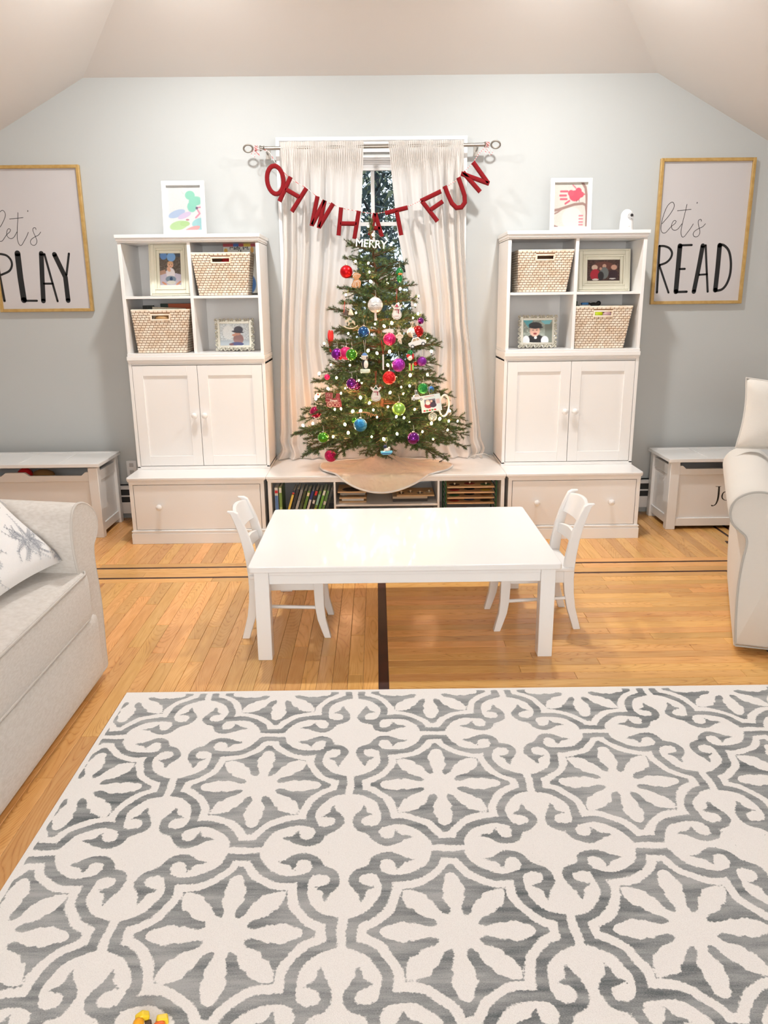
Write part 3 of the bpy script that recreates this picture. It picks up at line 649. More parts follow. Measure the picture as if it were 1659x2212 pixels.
c.line([(.82, .0), (.92, .12), (.96, .3), (.98, .6), (.98, 1)], .07, (176, 140, 132)).line([(0, .62), (.15, .6), (.35, .55), (.6, .49), (.85, .47), (.93, .5)], .06, (178, 144, 134)).line([(.0, .7), (.12, .66), (.25, .59)], .035, (186, 150, 142)).line([(.93, .5), (.97, .7), (1, .98)], .035, (170, 130, 124))
c.ell(.62, .3, .17, .12, (236, 92, 116)).ell(.5, .24, .09, .07, (238, 100, 122)).ell(.72, .19, .09, .07, (236, 92, 116)).ell(.78, .27, .1, .07, (236, 96, 118)).line([(.86, .25), (.9, .27)], .03, (230, 110, 120)).line([(.55, .06), (.64, .13)], .03, (236, 130, 146)).line([(.68, .39), (.67, .43)], .01, (90, 60, 60)).line([(.74, .39), (.75, .43)], .01, (90, 60, 60))
for yy, xa, xb in ((.2, .2, .4), (.29, .18, .36), (.37, .2, .38), (.45, .34, .46)): c.line([(xa, yy+(.02 if yy > .4 else 0)), (xb, yy-(.04 if yy > .4 else 0))], .045, (238, 110, 130))
for yy in (.74, .81, .88, .94): c.line([(.76, yy), (.86, yy)], .035, (240, 150, 162))
c.line([(.0, .96), (.12, .99)], .05, (176, 140, 132))
framed('picture_frame', 'white frame with a red handprint bird painting on top of the right stack', 1.0, 1.252, .306, .024, .018, WF, c, lean=5, z=1.881, y=-.31)
# baby monitor camera
t = thing('baby_monitor', 'small white baby monitor camera on top of the right stack', 'camera', (1.476, -.30, 1.881))
MB().lathe([(.040, 0), (.041, .004), (.040, .05), (.037, .075)], 24).build('body', WF, t)
MB().ball((0, 0, .083), .0375, 20, 14, sc=(1, .95, 1.15)).build('head', WF, t)
MB().lathe([(.021, .028), (.021, .038), (.017, .0395)], 20, (.012, 0, .083), '-y').build('lens_ring', mat('lens_grey', rgb(190, 190, 190), .3), t)
MB().lathe([(.009, .036), (.009, .0405), (.005, .0415)], 16, (.018, 0, .088), '-y').build('lens', BLACK, t)
mb = MB()
for a in range(5): mb.ball((.012+.014*math.cos(a*1.2+2.6), -.039, .082+.014*math.sin(a*1.2+2.6)), .002, 6, 4)
mb.build('infrared_led', BLACK, t, kind='stuff')
tx = text_mb('DXR', .007, .0005); tx.v = [(v[0]+.003, v[1]-.0405, v[2]+.021) for v in tx.v]; tx.build('logo_lettering', mat('grey_print', rgb(120, 120, 125), .5), t, smooth=None)

# ------------------------------------------------------------------ posters
def poster(name, lab, x0, x1, z0, z1, letters):
    t = thing(name, lab, 'picture frame', (0, -.003, 0)); f = .02; D = .028
    MB().box(x0, x0+f, -D, 0, z0, z1).box(x1-f, x1, -D, 0, z0, z1).box(x0+f, x1-f, -D, 0, z0, z0+f).box(x0+f, x1-f, -D, 0, z1-f, z1).build('frame', GOLD, t, bevel=.002)
    MB().box(x0+f-.002, x1-f+.002, -.012, -.006, z0+f-.002, z1-f+.002).build('print', PAPER, t)
    return t
PY = -.015
def px_strokes(mb, strokes, k, ox, oy, dx=0, dz=0, curve=False, s=1):
    for pts, w in strokes:
        q = [at(ox+p[0]/k, oy+p[1]/k, y=PY) for p in pts]; q = [(p[0]+dx, p[2]+dz) for p in q]
        ww = w/k/318.
        if curve: q = spline(q, 7)
        mb.band(q, ww, .0006, PY+.0002, rnd_caps=True)
lets = [([(245, 1010), (290, 960), (340, 900), (395, 815), (408, 760), (388, 724), (355, 735), (315, 780), (275, 870), (243, 985), (232, 1080), (250, 1128), (290, 1130), (330, 1090), (370, 1045), (415, 1010), (432, 980), (415, 966), (390, 985), (370, 1040), (385, 1085), (420, 1097), (455, 1080), (485, 1045), (510, 1010)], 7),
        ([(577, 753), (560, 830), (535, 930), (507, 1050), (497, 1130), (512, 1183), (540, 1180), (580, 1130), (625, 1070), (660, 1013)], 7),
        ([(450, 838), (540, 829), (632, 819)], 7), ([(713, 727), (710, 738)], 10),
        ([(768, 978), (765, 956), (745, 954), (727, 975), (728, 1020), (742, 1075), (748, 1125), (732, 1165), (700, 1186), (668, 1175), (660, 1143), (680, 1108), (735, 1073), (785, 1050), (822, 1010)], 7)]
pr = poster('framed_poster', "gold framed poster reading let's READ hanging on the right", 1.755, 2.363, 1.437, 2.336, None)
READk = (6.145, 1390, 320)
mb = MB(); px_strokes(mb, lets, *READk, dz=.003, curve=True); mb.v = [(v[0], v[1]+.003, v[2]) for v in mb.v]; mb.build('script_lettering', INK, pr, smooth=None)
mb = MB()
px_strokes(mb, [([(214, 1300), (198, 1560), (178, 1915)], 30), ([(485, 1298), (458, 1600), (430, 1905)], 62), ([(787, 1295), (730, 1600), (668, 1905)], 56), ([(825, 1290), (838, 1600), (852, 1905)], 28), ([(740, 1682), (845, 1674)], 24), ([(1012, 1290), (985, 1590), (953, 1885)], 60),
                ([(490, 1290), (640, 1286)], 26), ([(480, 1605), (548, 1603)], 26), ([(430, 1910), (572, 1906)], 30), ([(212, 1562), (270, 1735), (332, 1918)], 26)], *READk)
px_strokes(mb, [([(214, 1300), (280, 1302), (345, 1330), (378, 1390), (360, 1460), (300, 1520), (215, 1552)], 27), ([(1012, 1278), (1075, 1295), (1135, 1370), (1160, 1510), (1150, 1670), (1105, 1800), (1040, 1875), (955, 1895)], 31)], *READk, curve=True)
mb.v = [(v[0], v[1]+.003, v[2]) for v in mb.v]
mb.build('block_lettering', INK, pr, smooth=None)
pp = poster('framed_poster', "gold framed poster reading let's PLAY hanging on the left", -2.560, -1.945, 1.430, 2.330, None)
PLAYk = (6.145, 0, 340)
p1 = at(1390+577/6.145, 320+753/6.145, y=PY); p2 = at(237/6.145, 340+733/6.145, y=PY)
mb = MB(); px_strokes(mb, lets, *READk, dx=p2[0]-p1[0], dz=p2[2]-p1[2], curve=True); mb.v = [(v[0], v[1]+.003, v[2]) for v in mb.v]; mb.build('script_lettering', INK, pp, smooth=None)
mb = MB()
px_strokes(mb, [([(-50, 1285), (0, 1590), (60, 1905)], 32), ([(232, 1275), (270, 1590), (318, 1895)], 74), ([(318, 1903), (490, 1903)], 26), ([(548, 1275), (560, 1590), (576, 1905)], 60), ([(590, 1285), (675, 1590), (765, 1908)], 28), ([(585, 1676), (700, 1676)], 26), ([(722, 1288), (868, 1590), (905, 1900)], 60), ([(915, 1278), (882, 1560)], 28)], *PLAYk)
px_strokes(mb, [([(-50, 1285), (10, 1283), (90, 1305), (145, 1365), (157, 1440), (120, 1510), (20, 1558)], 27)], *PLAYk, curve=True)
mb.v = [(v[0], v[1]+.003, v[2]) for v in mb.v]
mb.build('block_lettering', INK, pp, smooth=None)

# ------------------------------------------------------------------ curtain rod and curtains
YR = -.10; ZR = 2.402
t = thing('curtain_rod', 'brushed nickel curtain rod with open ring finials above the window', 'curtain rod', (XC, YR, ZR))
MB().tube([(-.70, 0, 0), (.70, 0, .010)], .0115, 12).build('pole', NICKEL, t)
for s in (-1, 1):
    zz = .0 if s < 0 else .010
    MB().lathe([(.016, 0), (.018, .006), (.013, .012), (.013, .022), (.017, .028), (.009, .034)], 16, (s*.70, 0, zz), 'x').build('collar', NICKEL, t)
    pts = [(s*(.735+.028*(1-math.cos(a))+.008), 0, zz+.021*math.sin(a)) for a in [2*math.pi*i/20 for i in range(20)]]
    MB().tube(pts, .0058, 8, closed=True).build('ring_finial', NICKEL, t)
    MB().tube([(s*.66, 0, zz-.008), (s*.66, .05, zz-.02), (s*.66, .098, zz-.02)], .006, 8).box(s*.66-.015, s*.66+.015, .094, .099, zz-.05, zz+.01).build('bracket', NICKEL, t)
def curtain_mat():
    m = bpy.data.materials.new('curtain_cotton'); m.use_nodes = True; nt = m.node_tree; b = nt.nodes['Principled BSDF']
    b.inputs['Base Color'].default_value = (.84, .81, .775, 1); b.inputs['Roughness'].default_value = .9; b.inputs['Sheen Weight'].default_value = .2
    tr = nt.nodes.new('ShaderNodeBsdfTranslucent'); tr.inputs[0].default_value = (.86, .83, .80, 1)
    mx = nt.nodes.new('ShaderNodeMixShader'); mx.inputs[0].default_value = .38
    nt.links.new(b.outputs[0], mx.inputs[1]); nt.links.new(tr.outputs[0], mx.inputs[2]); nt.links.new(mx.outputs[0], nt.nodes['Material Output'].inputs[0])
    tc = nt.nodes.new('ShaderNodeTexCoord'); n = nt.nodes.new('ShaderNodeTexNoise'); n.inputs['Scale'].default_value = 14; bp = nt.nodes.new('ShaderNodeBump'); bp.inputs['Strength'].default_value = .25; bp.inputs['Distance'].default_value = .01
    nt.links.new(tc.outputs['Object'], n.inputs[0]); nt.links.new(n.outputs[0], bp.inputs['Height']); nt.links.new(bp.outputs[0], b.inputs['Normal'])
    return m
CURT = curtain_mat()
def interp(z, tab):
    zs = [p[0] for p in tab]; return float(np.interp(z, zs[::-1], [p[1] for p in tab][::-1]))
def curtain(lab, outer, inner, sgn, seed):
    r = random.Random(seed); t = thing('curtain', lab, 'curtain', (0, 0, 0), group='curtains')
    nu, nv = 230, 90; rings = []; ztop = 2.437; zbot = ZB+.006
    ph = [(r.uniform(0, 6.28), 6.5, 1.0), (r.uniform(0, 6.28), 11, .5)]
    V = []
    for j in range(nv+1):
        k = j/nv; z = ztop+(zbot-ztop)*k
        xo, xi = interp(z, outer), interp(z, inner)
        for i in range(nu+1):
            u = i/nu
            up = u+.018*math.sin(3*k+u*5)*k
            x = xo+(xi-xo)*up
            f = 0
            dens = (1.0-.35*u)
            for p, q, a in ph: f += a*math.sin(2*math.pi*q*(up**.68)*1.0+p+.8*k*math.sin(q))
            amp = .034*(1-.66*u)*(.55+.45*min(1, k*6))
            y = -.062-.028*(1-.4*u)+f*amp*(1-.2*k)
            if z > 2.385:   # rod pocket with gathered heading
                g = math.sin(2*math.pi*44*u+math.sin(u*31)*1.6)
                y = -.112+.004*g-.003*math.sin(17*u)+(0 if z < 2.42 else .004*g)
                x += .0015*g
            elif z > 2.22:
                q = (2.385-z)/.165; g = math.sin(2*math.pi*40*u+math.sin(u*29)*1.6)
                y = (-.112+.004*g)*(1-q)+y*q+.005*g*(1-q)
            if z < .62:     # pooled folds on the bench
                q = (.62-z)/.19; y -= .030*q*q+.012*q*math.sin(9*x+4*z*20); x += .02*q*math.sin(z*40+u*9)
            y = min(y, -.052)
            V.append((x, y, z+(.004*math.sin(2*math.pi*44*u) if j == 0 else 0)))
    F = [(j*(nu+1)+i, j*(nu+1)+i+1, (j+1)*(nu+1)+i+1, (j+1)*(nu+1)+i) for j in range(nv) for i in range(nu)]
    if sgn > 0: F = [f[::-1] for f in F]
    mb = MB().add(V, F); o = mb.build('curtain_panel', CURT, t, smooth=80)
    # hem line
    return t
curtain('cream cotton curtain panel gathered on the left half of the rod', [(2.44, -.655), (1.77, -.672), (1.34, -.705), (.88, -.735), (.45, -.755)], [(2.44, -.135), (1.9, -.165), (1.7, -.19), (1.4, -.235), (1.2, -.24), (.9, -.16), (.45, -.03)], 1, 2)
curtain('cream cotton curtain panel gathered on the right half of the rod', [(2.44, .485), (1.85, .50), (1.33, .536), (.87, .60), (.45, .655)], [(2.44, .016), (1.9, .07), (1.7, .115), (1.45, .16), (1.2, .16), (.9, .08), (.45, -.05)], -1, 5)

# ------------------------------------------------------------------ garland
YG = -.165
kz = 1659/550
gp = lambda x, y: at(540+x/kz, 290+y/kz, y=YG)
t = thing('letter_garland', 'red felt letter garland spelling OH WHAT FUN strung across the curtains', 'garland', (0, 0, 0))
LW = 27/kz/334
def fl(label, *strokes):
    mb = MB()
    for pts, closed in strokes:
        q = [gp(*p) for p in pts]; q = [(p[0], p[2]) for p in q]
        mb.band(q, LW, .016, YG+.004, closed=closed)
    mb.build('felt_letter', FELT, t, smooth=50, label=label)
ell = lambda cx, cy, a, b, r: [(cx+a*math.cos(q)*math.cos(r)-b*math.sin(q)*math.sin(r), cy+a*math.cos(q)*math.sin(r)+b*math.sin(q)*math.cos(r)) for q in [2*math.pi*i/28 for i in range(28)]]
fl('felt letter O', (ell(165, 298, 53, 92, -.12), True))
fl('felt letter H of OH', ([(265, 278), (192, 438)], False), ([(368, 352), (272, 505)], False), ([(232, 358), (325, 412)], False))
fl('felt letter W', ([(440, 405), (402, 598)], False), ([(404, 590), (487, 432)], False), ([(487, 432), (448, 612)], False), ([(450, 605), (542, 452)], False))
fl('felt letter H of WHAT', ([(594, 478), (577, 660)], False), ([(709, 500), (680, 682)], False), ([(588, 582), (694, 583)], False))
fl('felt letter A', ([(815, 516), (782, 660)], False), ([(815, 516), (860, 668)], False), ([(793, 612), (848, 612)], False))
fl('felt letter T', ([(880, 515), (1027, 478)], False), ([(955, 500), (986, 658)], False))
fl('felt letter F', ([(1112, 436), (1244, 372)], False), ([(1120, 436), (1222, 568)], False), ([(1172, 496), (1256, 438)], False))
fl('felt letter U', ([(1268, 338), (1290, 395), (1315, 450), (1345, 480), (1378, 476), (1400, 445), (1398, 400), (1380, 345), (1358, 282)], False))
fl('felt letter N', ([(1388, 248), (1500, 376)], False), ([(1376, 256), (1558, 322)], False), ([(1453, 182), (1550, 318)], False))
tw = [gp(*p) for p in [(95, 100), (130, 120), (167, 190), (235, 262), (300, 312), (370, 352), (435, 405), (487, 436), (550, 462), (600, 482), (705, 502), (760, 512), (820, 515), (890, 505), (1025, 470), (1112, 432), (1180, 395), (1250, 358), (1320, 318), (1360, 285), (1400, 240), (1455, 182), (1490, 130), (1530, 88)]]
TW = bpy.data.materials.new('candy_twine'); TW.use_nodes = True; _n = TW.node_tree; _w = _n.nodes.new('ShaderNodeTexWave'); _w.inputs['Scale'].default_value = 32; _w.bands_direction = 'DIAGONAL'
_r = _n.nodes.new('ShaderNodeValToRGB'); _r.color_ramp.interpolation = 'CONSTANT'; _r.color_ramp.elements[0].color = rgb(200, 30, 40); _r.color_ramp.elements[1].color = (.8, .78, .75, 1); _r.color_ramp.elements[1].position = .45
_tc = _n.nodes.new('ShaderNodeTexCoord'); _n.links.new(_tc.outputs['Object'], _w.inputs[0]); _n.links.new(_w.outputs[0], _r.inputs[0]); _n.links.new(_r.outputs[0], _n.nodes['Principled BSDF'].inputs[0])
mb = MB().tube(spline([(p[0], p[1]+.0, p[2]) for p in tw], 5), .0017, 6)
for s, (cxp, cyp) in ((-1, (95, 100)), (1, (1530, 85))):   # knots wound round the rod ends
    c0 = gp(cxp, cyp)
    for q in range(4):
        xx = XC+s*(.712+.006*q); zz = ZR+(.010 if s > 0 else 0)
        mb.tube([(xx, YR+.016*math.cos(a), zz+.016*math.sin(a)) for a in [2*math.pi*i/12 for i in range(12)]], .0018, 5, closed=True)
    xx = XC+s*.72
    mb.tube(spline([(xx, YR-.018, ZR), (xx+s*.03, YR-.02, ZR-.035), (xx+s*.012, YR-.02, ZR-.055), (xx+s*.005, YR-.02, ZR-.02), (xx-s*.02, YR-.022, ZR-.045), (xx, YR-.02, ZR)], 4), .0015, 5)
mb.tube([(XC-.715, YR-.016, ZR), tuple(tw[1])], .0017, 5); mb.tube([(XC+.715, YR-.016, ZR+.01), tuple(tw[-1])], .0017, 5)
mb.build('twine', TW, t)

# ================================================================== RUG
def rug():
    P1, P2 = .568, .600; ox, oy = -.170, -2.945
    x0, x1, y0, y1 = -1.070, 2.30, -5.55, -2.620
    step = .0062
    nx, ny = int((x1-x0)/step), int((y1-y0)/step)
    xs = np.linspace(x0, x1, nx); ys = np.linspace(y0, y1, ny); X, Y = np.meshgrid(xs, ys)
    U = (X-ox)/P1; V = (Y-oy)/P2
    # wobble of the hand-tufted outline
    U = U+.0035*np.sin(V*41+1.3*np.sin(U*23)); V = V+.0035*np.sin(U*37+1.7*np.sin(V*29))
    u = U-np.round(U); v = V-np.round(V); a = np.maximum(abs(u), abs(v)); b = np.minimum(abs(u), abs(v))
    dl = np.hypot(a-.25, b)-.172                     # lobe
    bar = np.where(a > .3, b-.021, 9)
    # every lobe also from the neighbouring tile side is covered by symmetry
    d = np.minimum(dl, bar)
    g = np.minimum(d, .046-d)                        # gray ring (positive inside)
    # centre of the quatrefoil stays white
    cen = (a+b)-.225
    inner = (dl > -.001) & (a < .26)
    g = np.where(inner & (a+b < .45), np.minimum(np.minimum(d+.004, .046-d), np.where(a+b < .3, cen*.7, 9)), g)
    # scroll
    cx, cy = .197, .108; q = np.hypot(a-cx, b-cy); an = np.degrees(np.arctan2(b-cy, a-cx)) % 360
    wid = np.interp(an, [0, 40, 135, 200, 300, 360], [.02, 0, .05, .046, .050, .030])
    ann = np.minimum(q-.040, .037+wid-q); ann = np.where((an > 125) | (an < 8), ann, -.02)
    ann = np.where(dl < .01, ann, -.02)
    def polyd(pts):
        ins = np.zeros(a.shape, bool); dd = np.full(a.shape, 9.); n = len(pts)
        for i in range(n):
            (xa, ya), (xb, yb) = pts[i], pts[(i+1) % n]
            ins ^= ((ya > b) != (yb > b)) & (a < (xb-xa)*(b-ya)/((yb-ya) or 1e-9)+xa)
            vx, vy = xb-xa, yb-ya; tt = np.clip(((a-xa)*vx+(b-ya)*vy)/(vx*vx+vy*vy), 0, 1); dd = np.minimum(dd, np.hypot(a-xa-tt*vx, b-ya-tt*vy))
        return np.where(ins, dd, -dd)
    leaf = polyd([(.190, .028), (.228, .030), (.262, .044), (.288, .064), (.306, .068), (.334, .078), (.306, .092), (.282, .094), (.264, .108), (.258, .124), (.240, .140), (.244, .120), (.240, .104), (.228, .082)])
    wedge = polyd([(.105, .105), (.150, .045), (.168, .090), (.150, .150), (.19, .19), (.16, .165)])
    leaf = np.where(b < .16, leaf, -.02)
    g = np.maximum(g, np.maximum(ann, leaf)); g = np.maximum(g, np.where(a+b < .36, wedge, -.02))
    # field beyond the white outer band, with an eight-petalled flower
    field = d-.090
    fx, fy = u-np.sign(u)*.5, v-np.sign(v)*.5
    r = np.hypot(fx, fy); th = np.degrees(np.arctan2(fy, fx)) % 45; th = np.where(th > 22.5, 45-th, th); k8 = np.round((np.degrees(np.arctan2(fy, fx)) % 360)/45) % 2
    al = r*np.cos(np.radians(th)); ac = r*np.sin(np.radians(th))
    w_ax = np.interp(al, [0, .05, .09, .12, .16, .185, .21, .235, .262, .285, .31, .33, .345], [.05, .05, .032, .025, .040, .050, .043, .053, .047, .037, .034, .020, -.02])
    w_dg = np.interp(al, [0, .05, .09, .12, .16, .19, .215, .24, .262, .285, .305, .325, .34], [.05, .05, .032, .026, .042, .052, .045, .056, .048, .038, .026, .004, -.02])
    fl_ = np.where(k8 == 0, w_ax, w_dg)-ac
    fl_ = np.maximum(fl_, .096-r)
    field = np.minimum(field, -fl_)
    g = np.where(d > .068, field, g)
    # plain border
    e = np.minimum(np.minimum(X-x0, x1-X), np.minimum(y1-Y, Y-y0)); g = np.where(e < .015, -.03, g)
    Vt = np.stack([X.ravel(), Y.ravel(), np.full(X.size, .0115)], 1)
    a_ = -.003
    c, s = math.cos(a_), math.sin(a_)
    Vt[:, 0], Vt[:, 1] = c*(Vt[:, 0])-s*(Vt[:, 1]+2.62), s*(Vt[:, 0])+c*(Vt[:, 1]+2.62)-2.62
    i = np.arange(ny-1)[:, None]*nx+np.arange(nx-1)[None]; F = np.stack([i, i+1, i+nx+1, i+nx], -1).reshape(-1, 4).astype(np.int32)
    me = bpy.data.meshes.new('area_rug'); me.vertices.add(len(Vt)); me.vertices.foreach_set('co', Vt.astype(np.float32).ravel())
    me.loops.add(F.size); me.loops.foreach_set('vertex_index', F.ravel()); me.polygons.add(len(F)); me.polygons.foreach_set('loop_start', np.arange(0, F.size, 4, dtype=np.int32))
    me.polygons.foreach_set('use_smooth', np.ones(len(F), bool)); me.update(calc_edges=True)
    at_ = me.attributes.new('pat', 'FLOAT', 'POINT'); at_.data.foreach_set('value', g.ravel().astype(np.float32))
    m = bpy.data.materials.new('rug_pile'); m.use_nodes = True; nt = m.node_tree; L = nt.links.new; bs = nt.nodes['Principled BSDF']
    A = nt.nodes.new('ShaderNodeAttribute'); A.attribute_name = 'pat'; tc = nt.nodes.new('ShaderNodeTexCoord')
    def noi(scale, detail, st=None, rough=.6):
        n = nt.nodes.new('ShaderNodeTexNoise'); n.inputs['Scale'].default_value = scale; n.inputs['Detail'].default_value = detail; n.inputs['Roughness'].default_value = rough
        if st:
            mp = nt.nodes.new('ShaderNodeMapping'); mp.inputs['Scale'].default_value = st; L(tc.outputs['Object'], mp.inputs[0]); L(mp.outputs[0], n.inputs[0])
        else: L(tc.outputs['Object'], n.inputs[0])
        return n
    def math_(op, x, y=None, z=None):
        q = nt.nodes.new('ShaderNodeMath'); q.operation = op
        for i_, w in enumerate((x, y, z)):
            if w is None: continue
            if isinstance(w, (int, float)): q.inputs[i_].default_value = w
            else: L(w, q.inputs[i_])
        return q.outputs[0]
    n1 = noi(150, 2); jit = math_('MULTIPLY', math_('SUBTRACT', n1.outputs['Fac'], .5), .020)
    e_ = nt.nodes.new('ShaderNodeMapRange'); e_.inputs['From Min'].default_value = -.0025; e_.inputs['From Max'].default_value = .0025
    L(math_('ADD', A.outputs['Fac'], jit), e_.inputs[0])
    st = noi(3.0, 4, (1, 7, 1), .7); fine = noi(260, 2, (1, 2.2, 1)); big = noi(1.3, 2)
    tone = math_('ADD', math_('MULTIPLY', st.outputs['Fac'], .9), math_('MULTIPLY', fine.outputs['Fac'], .45))
    tone = math_('ADD', tone, math_('MULTIPLY', big.outputs['Fac'], .5))
    rp = nt.nodes.new('ShaderNodeValToRGB'); rp.color_ramp.elements[0].position = .66; rp.color_ramp.elements[1].position = 1.0
    rp.color_ramp.elements[0].color = (.078, .098, .108, 1); rp.color_ramp.elements[1].color = (.43, .445, .45, 1)
    L(math_('MULTIPLY', tone, .95), rp.inputs[0])
    wn = noi(420, 2); rw = nt.nodes.new('ShaderNodeValToRGB'); rw.color_ramp.elements[0].color = (.80, .785, .77, 1); rw.color_ramp.elements[1].color = (.91, .90, .885, 1); rw.color_ramp.elements[0].position = .3; rw.color_ramp.elements[1].position = .55
    L(wn.outputs['Fac'], rw.inputs[0])
    mx = nt.nodes.new('ShaderNodeMix'); mx.data_type = 'RGBA'; L(e_.outputs[0], mx.inputs[0]); L(rw.outputs[0], mx.inputs[6]); L(rp.outputs[0], mx.inputs[7]); L(mx.outputs[2], bs.inputs['Base Color'])
    bs.inputs['Roughness'].default_value = .95; bs.inputs['Sheen Weight'].default_value = .25
    bp = nt.nodes.new('ShaderNodeBump'); bp.inputs['Strength'].default_value = .5; bp.inputs['Distance'].default_value = .004
    hh = math_('ADD', math_('MULTIPLY', e_.outputs[0], -.5), math_('MULTIPLY', noi(520, 2).outputs['Fac'], .9)); L(hh, bp.inputs['Height']); L(bp.outputs[0], bs.inputs['Normal'])
    me.materials.append(m)
    o = bpy.data.objects.new('rug_pile', me); COL.objects.link(o)
    t = thing('area_rug', 'large white and grey quatrefoil scroll patterned rug in the foreground', 'rug', (0, 0, 0)); o.parent = t
    Bk = MB(); cor = [(c*x-s*(y+2.62), s*x+c*(y+2.62)-2.62) for x, y in ((x0, y0), (x1, y0), (x1, y1), (x0, y1))]
    Bk.prism(cor, 'z', .0005, .0113); Bk.build('binding', mat('rug_binding', (.62, .61, .59, 1), .9, bump=(200, .4, .002)), t)
rug()

# ================================================================== TABLE AND CHAIRS
tx0, tx1, ty0, ty1, tz = -.617, .688, -2.350, -1.425, .430
t = thing('play_table', "child's low white rectangular play table in the middle of the floor", 'table', ((tx0+tx1)/2, (ty0+ty1)/2, 0))
hw, hd = (tx1-tx0)/2, (ty1-ty0)/2
r = .018; cor = []
for sx, sy, a0_ in ((1, 1, 0), (-1, 1, 90), (-1, -1, 180), (1, -1, 270)):
    for q in range(5): cor.append((sx*(hw-r)+r*math.cos(R_(a0_+q*22.5)), sy*(hd-r)+r*math.sin(R_(a0_+q*22.5))))
MB().prism(cor, 'z', tz-.026, tz).build('tabletop', WHITE2, t, bevel=.005, seg=3)
for sx in (-1, 1):
    for sy in (-1, 1):
        x_, y_ = sx*(hw-.052), sy*(hd-.055)
        MB().box(x_-.031, x_+.031, y_-.031, y_+.031, 0, tz-.026).build('leg', WHITE2, t, bevel=.003)
mb = MB()
for s in (-1, 1):
    mb.box(-hw+.083, hw-.083, s*(hd-.045)-.009, s*(hd-.045)+.009, tz-.088, tz-.026).box(s*(hw-.045)-.009, s*(hw-.045)+.009, -hd+.086, hd-.086, tz-.088, tz-.026)
    mb.box(-hw+.083, hw-.083, s*(hd-.038)-.009, s*(hd-.038)+.009, tz-.048, tz-.026)
mb.build('apron', WHITE2, t, bevel=.002)
def chair(lab, loc, rz):
    t = thing('kids_chair', lab, 'chair', loc, rz, group="children's chairs at the play table")
    # faces +x; back at x=0
    def leg(path, y, w, d):
        rings = []
        for i, (x_, z_) in enumerate(path):
            ww = w[i] if isinstance(w, list) else w
            rings.append([(x_-ww/2, y-d/2, z_), (x_+ww/2, y-d/2, z_), (x_+ww/2, y+d/2, z_), (x_-ww/2, y+d/2, z_)])
        return MB().loft(rings)
    bp = [(-.045, 0), (-.030, .05), (-.012, .11), (0, .18), (.006, .25), (.006, .30), (.0, .36), (-.012, .43), (-.030, .50), (-.052, .56), (-.066, .592), (-.082, .602)]
    bw_ = [.034, .036, .040, .044, .048, .050, .048, .044, .040, .036, .034, .030]
    fp = [(.330, 0), (.318, .04), (.304, .09), (.297, .15), (.295, .22), (.295, .29)]
    for s in (-1, 1):
        leg(bp, s*.135, bw_, .024).build('leg', WHITE2, t, bevel=.003, smooth=60)
        leg(fp, s*.135, [.030, .034, .038, .042, .044, .044], .030).build('leg', WHITE2, t, bevel=.003, smooth=60)
        MB().box(.02, .28, s*.135-.009, s*.135+.009, .232, .288).build('seat_rail', WHITE2, t, bevel=.002)
        MB().tube([(.0, s*.135, .155), (.295, s*.135, .145)], .0085, 10).build('stretcher', WHITE2, t)
    MB().box(.0, .02, -.125, .125, .232, .288).box(.285, .303, -.125, .125, .232, .288).build('seat_rail', WHITE2, t, bevel=.002)
    MB().box(-.015, .325, -.158, .158, .289, .307).build('seat', WHITE2, t, bevel=.006, seg=3)
    def rail(z0, z1, xb0, xb1, bow):
        rings = []
        for i in range(11):
            q = -1+2*i/10; y_ = q*.126; o_ = -bow*(1-q*q); a = .012*(1-q*q)
            rings.append([(xb0+o_-.008, y_, z0), (xb0+o_+.008, y_, z0), (xb1+o_+.008, y_, z1+a), (xb1+o_-.008, y_, z1+a)])
        return MB().loft(rings)
    rail(.498, .588, -.030, -.062, .022).build('top_rail', WHITE2, t, bevel=.003, smooth=60)
    rail(.395, .440, -.008, -.016, .018).build('back_slat', WHITE2, t, bevel=.003, smooth=60)
    return t
chair('small white ladder-back chair tucked under the left end of the table', (-.640, -1.955, 0), 0)
chair('small white ladder-back chair tucked under the right end of the table', (.795, -1.90, 0), math.pi+.03)

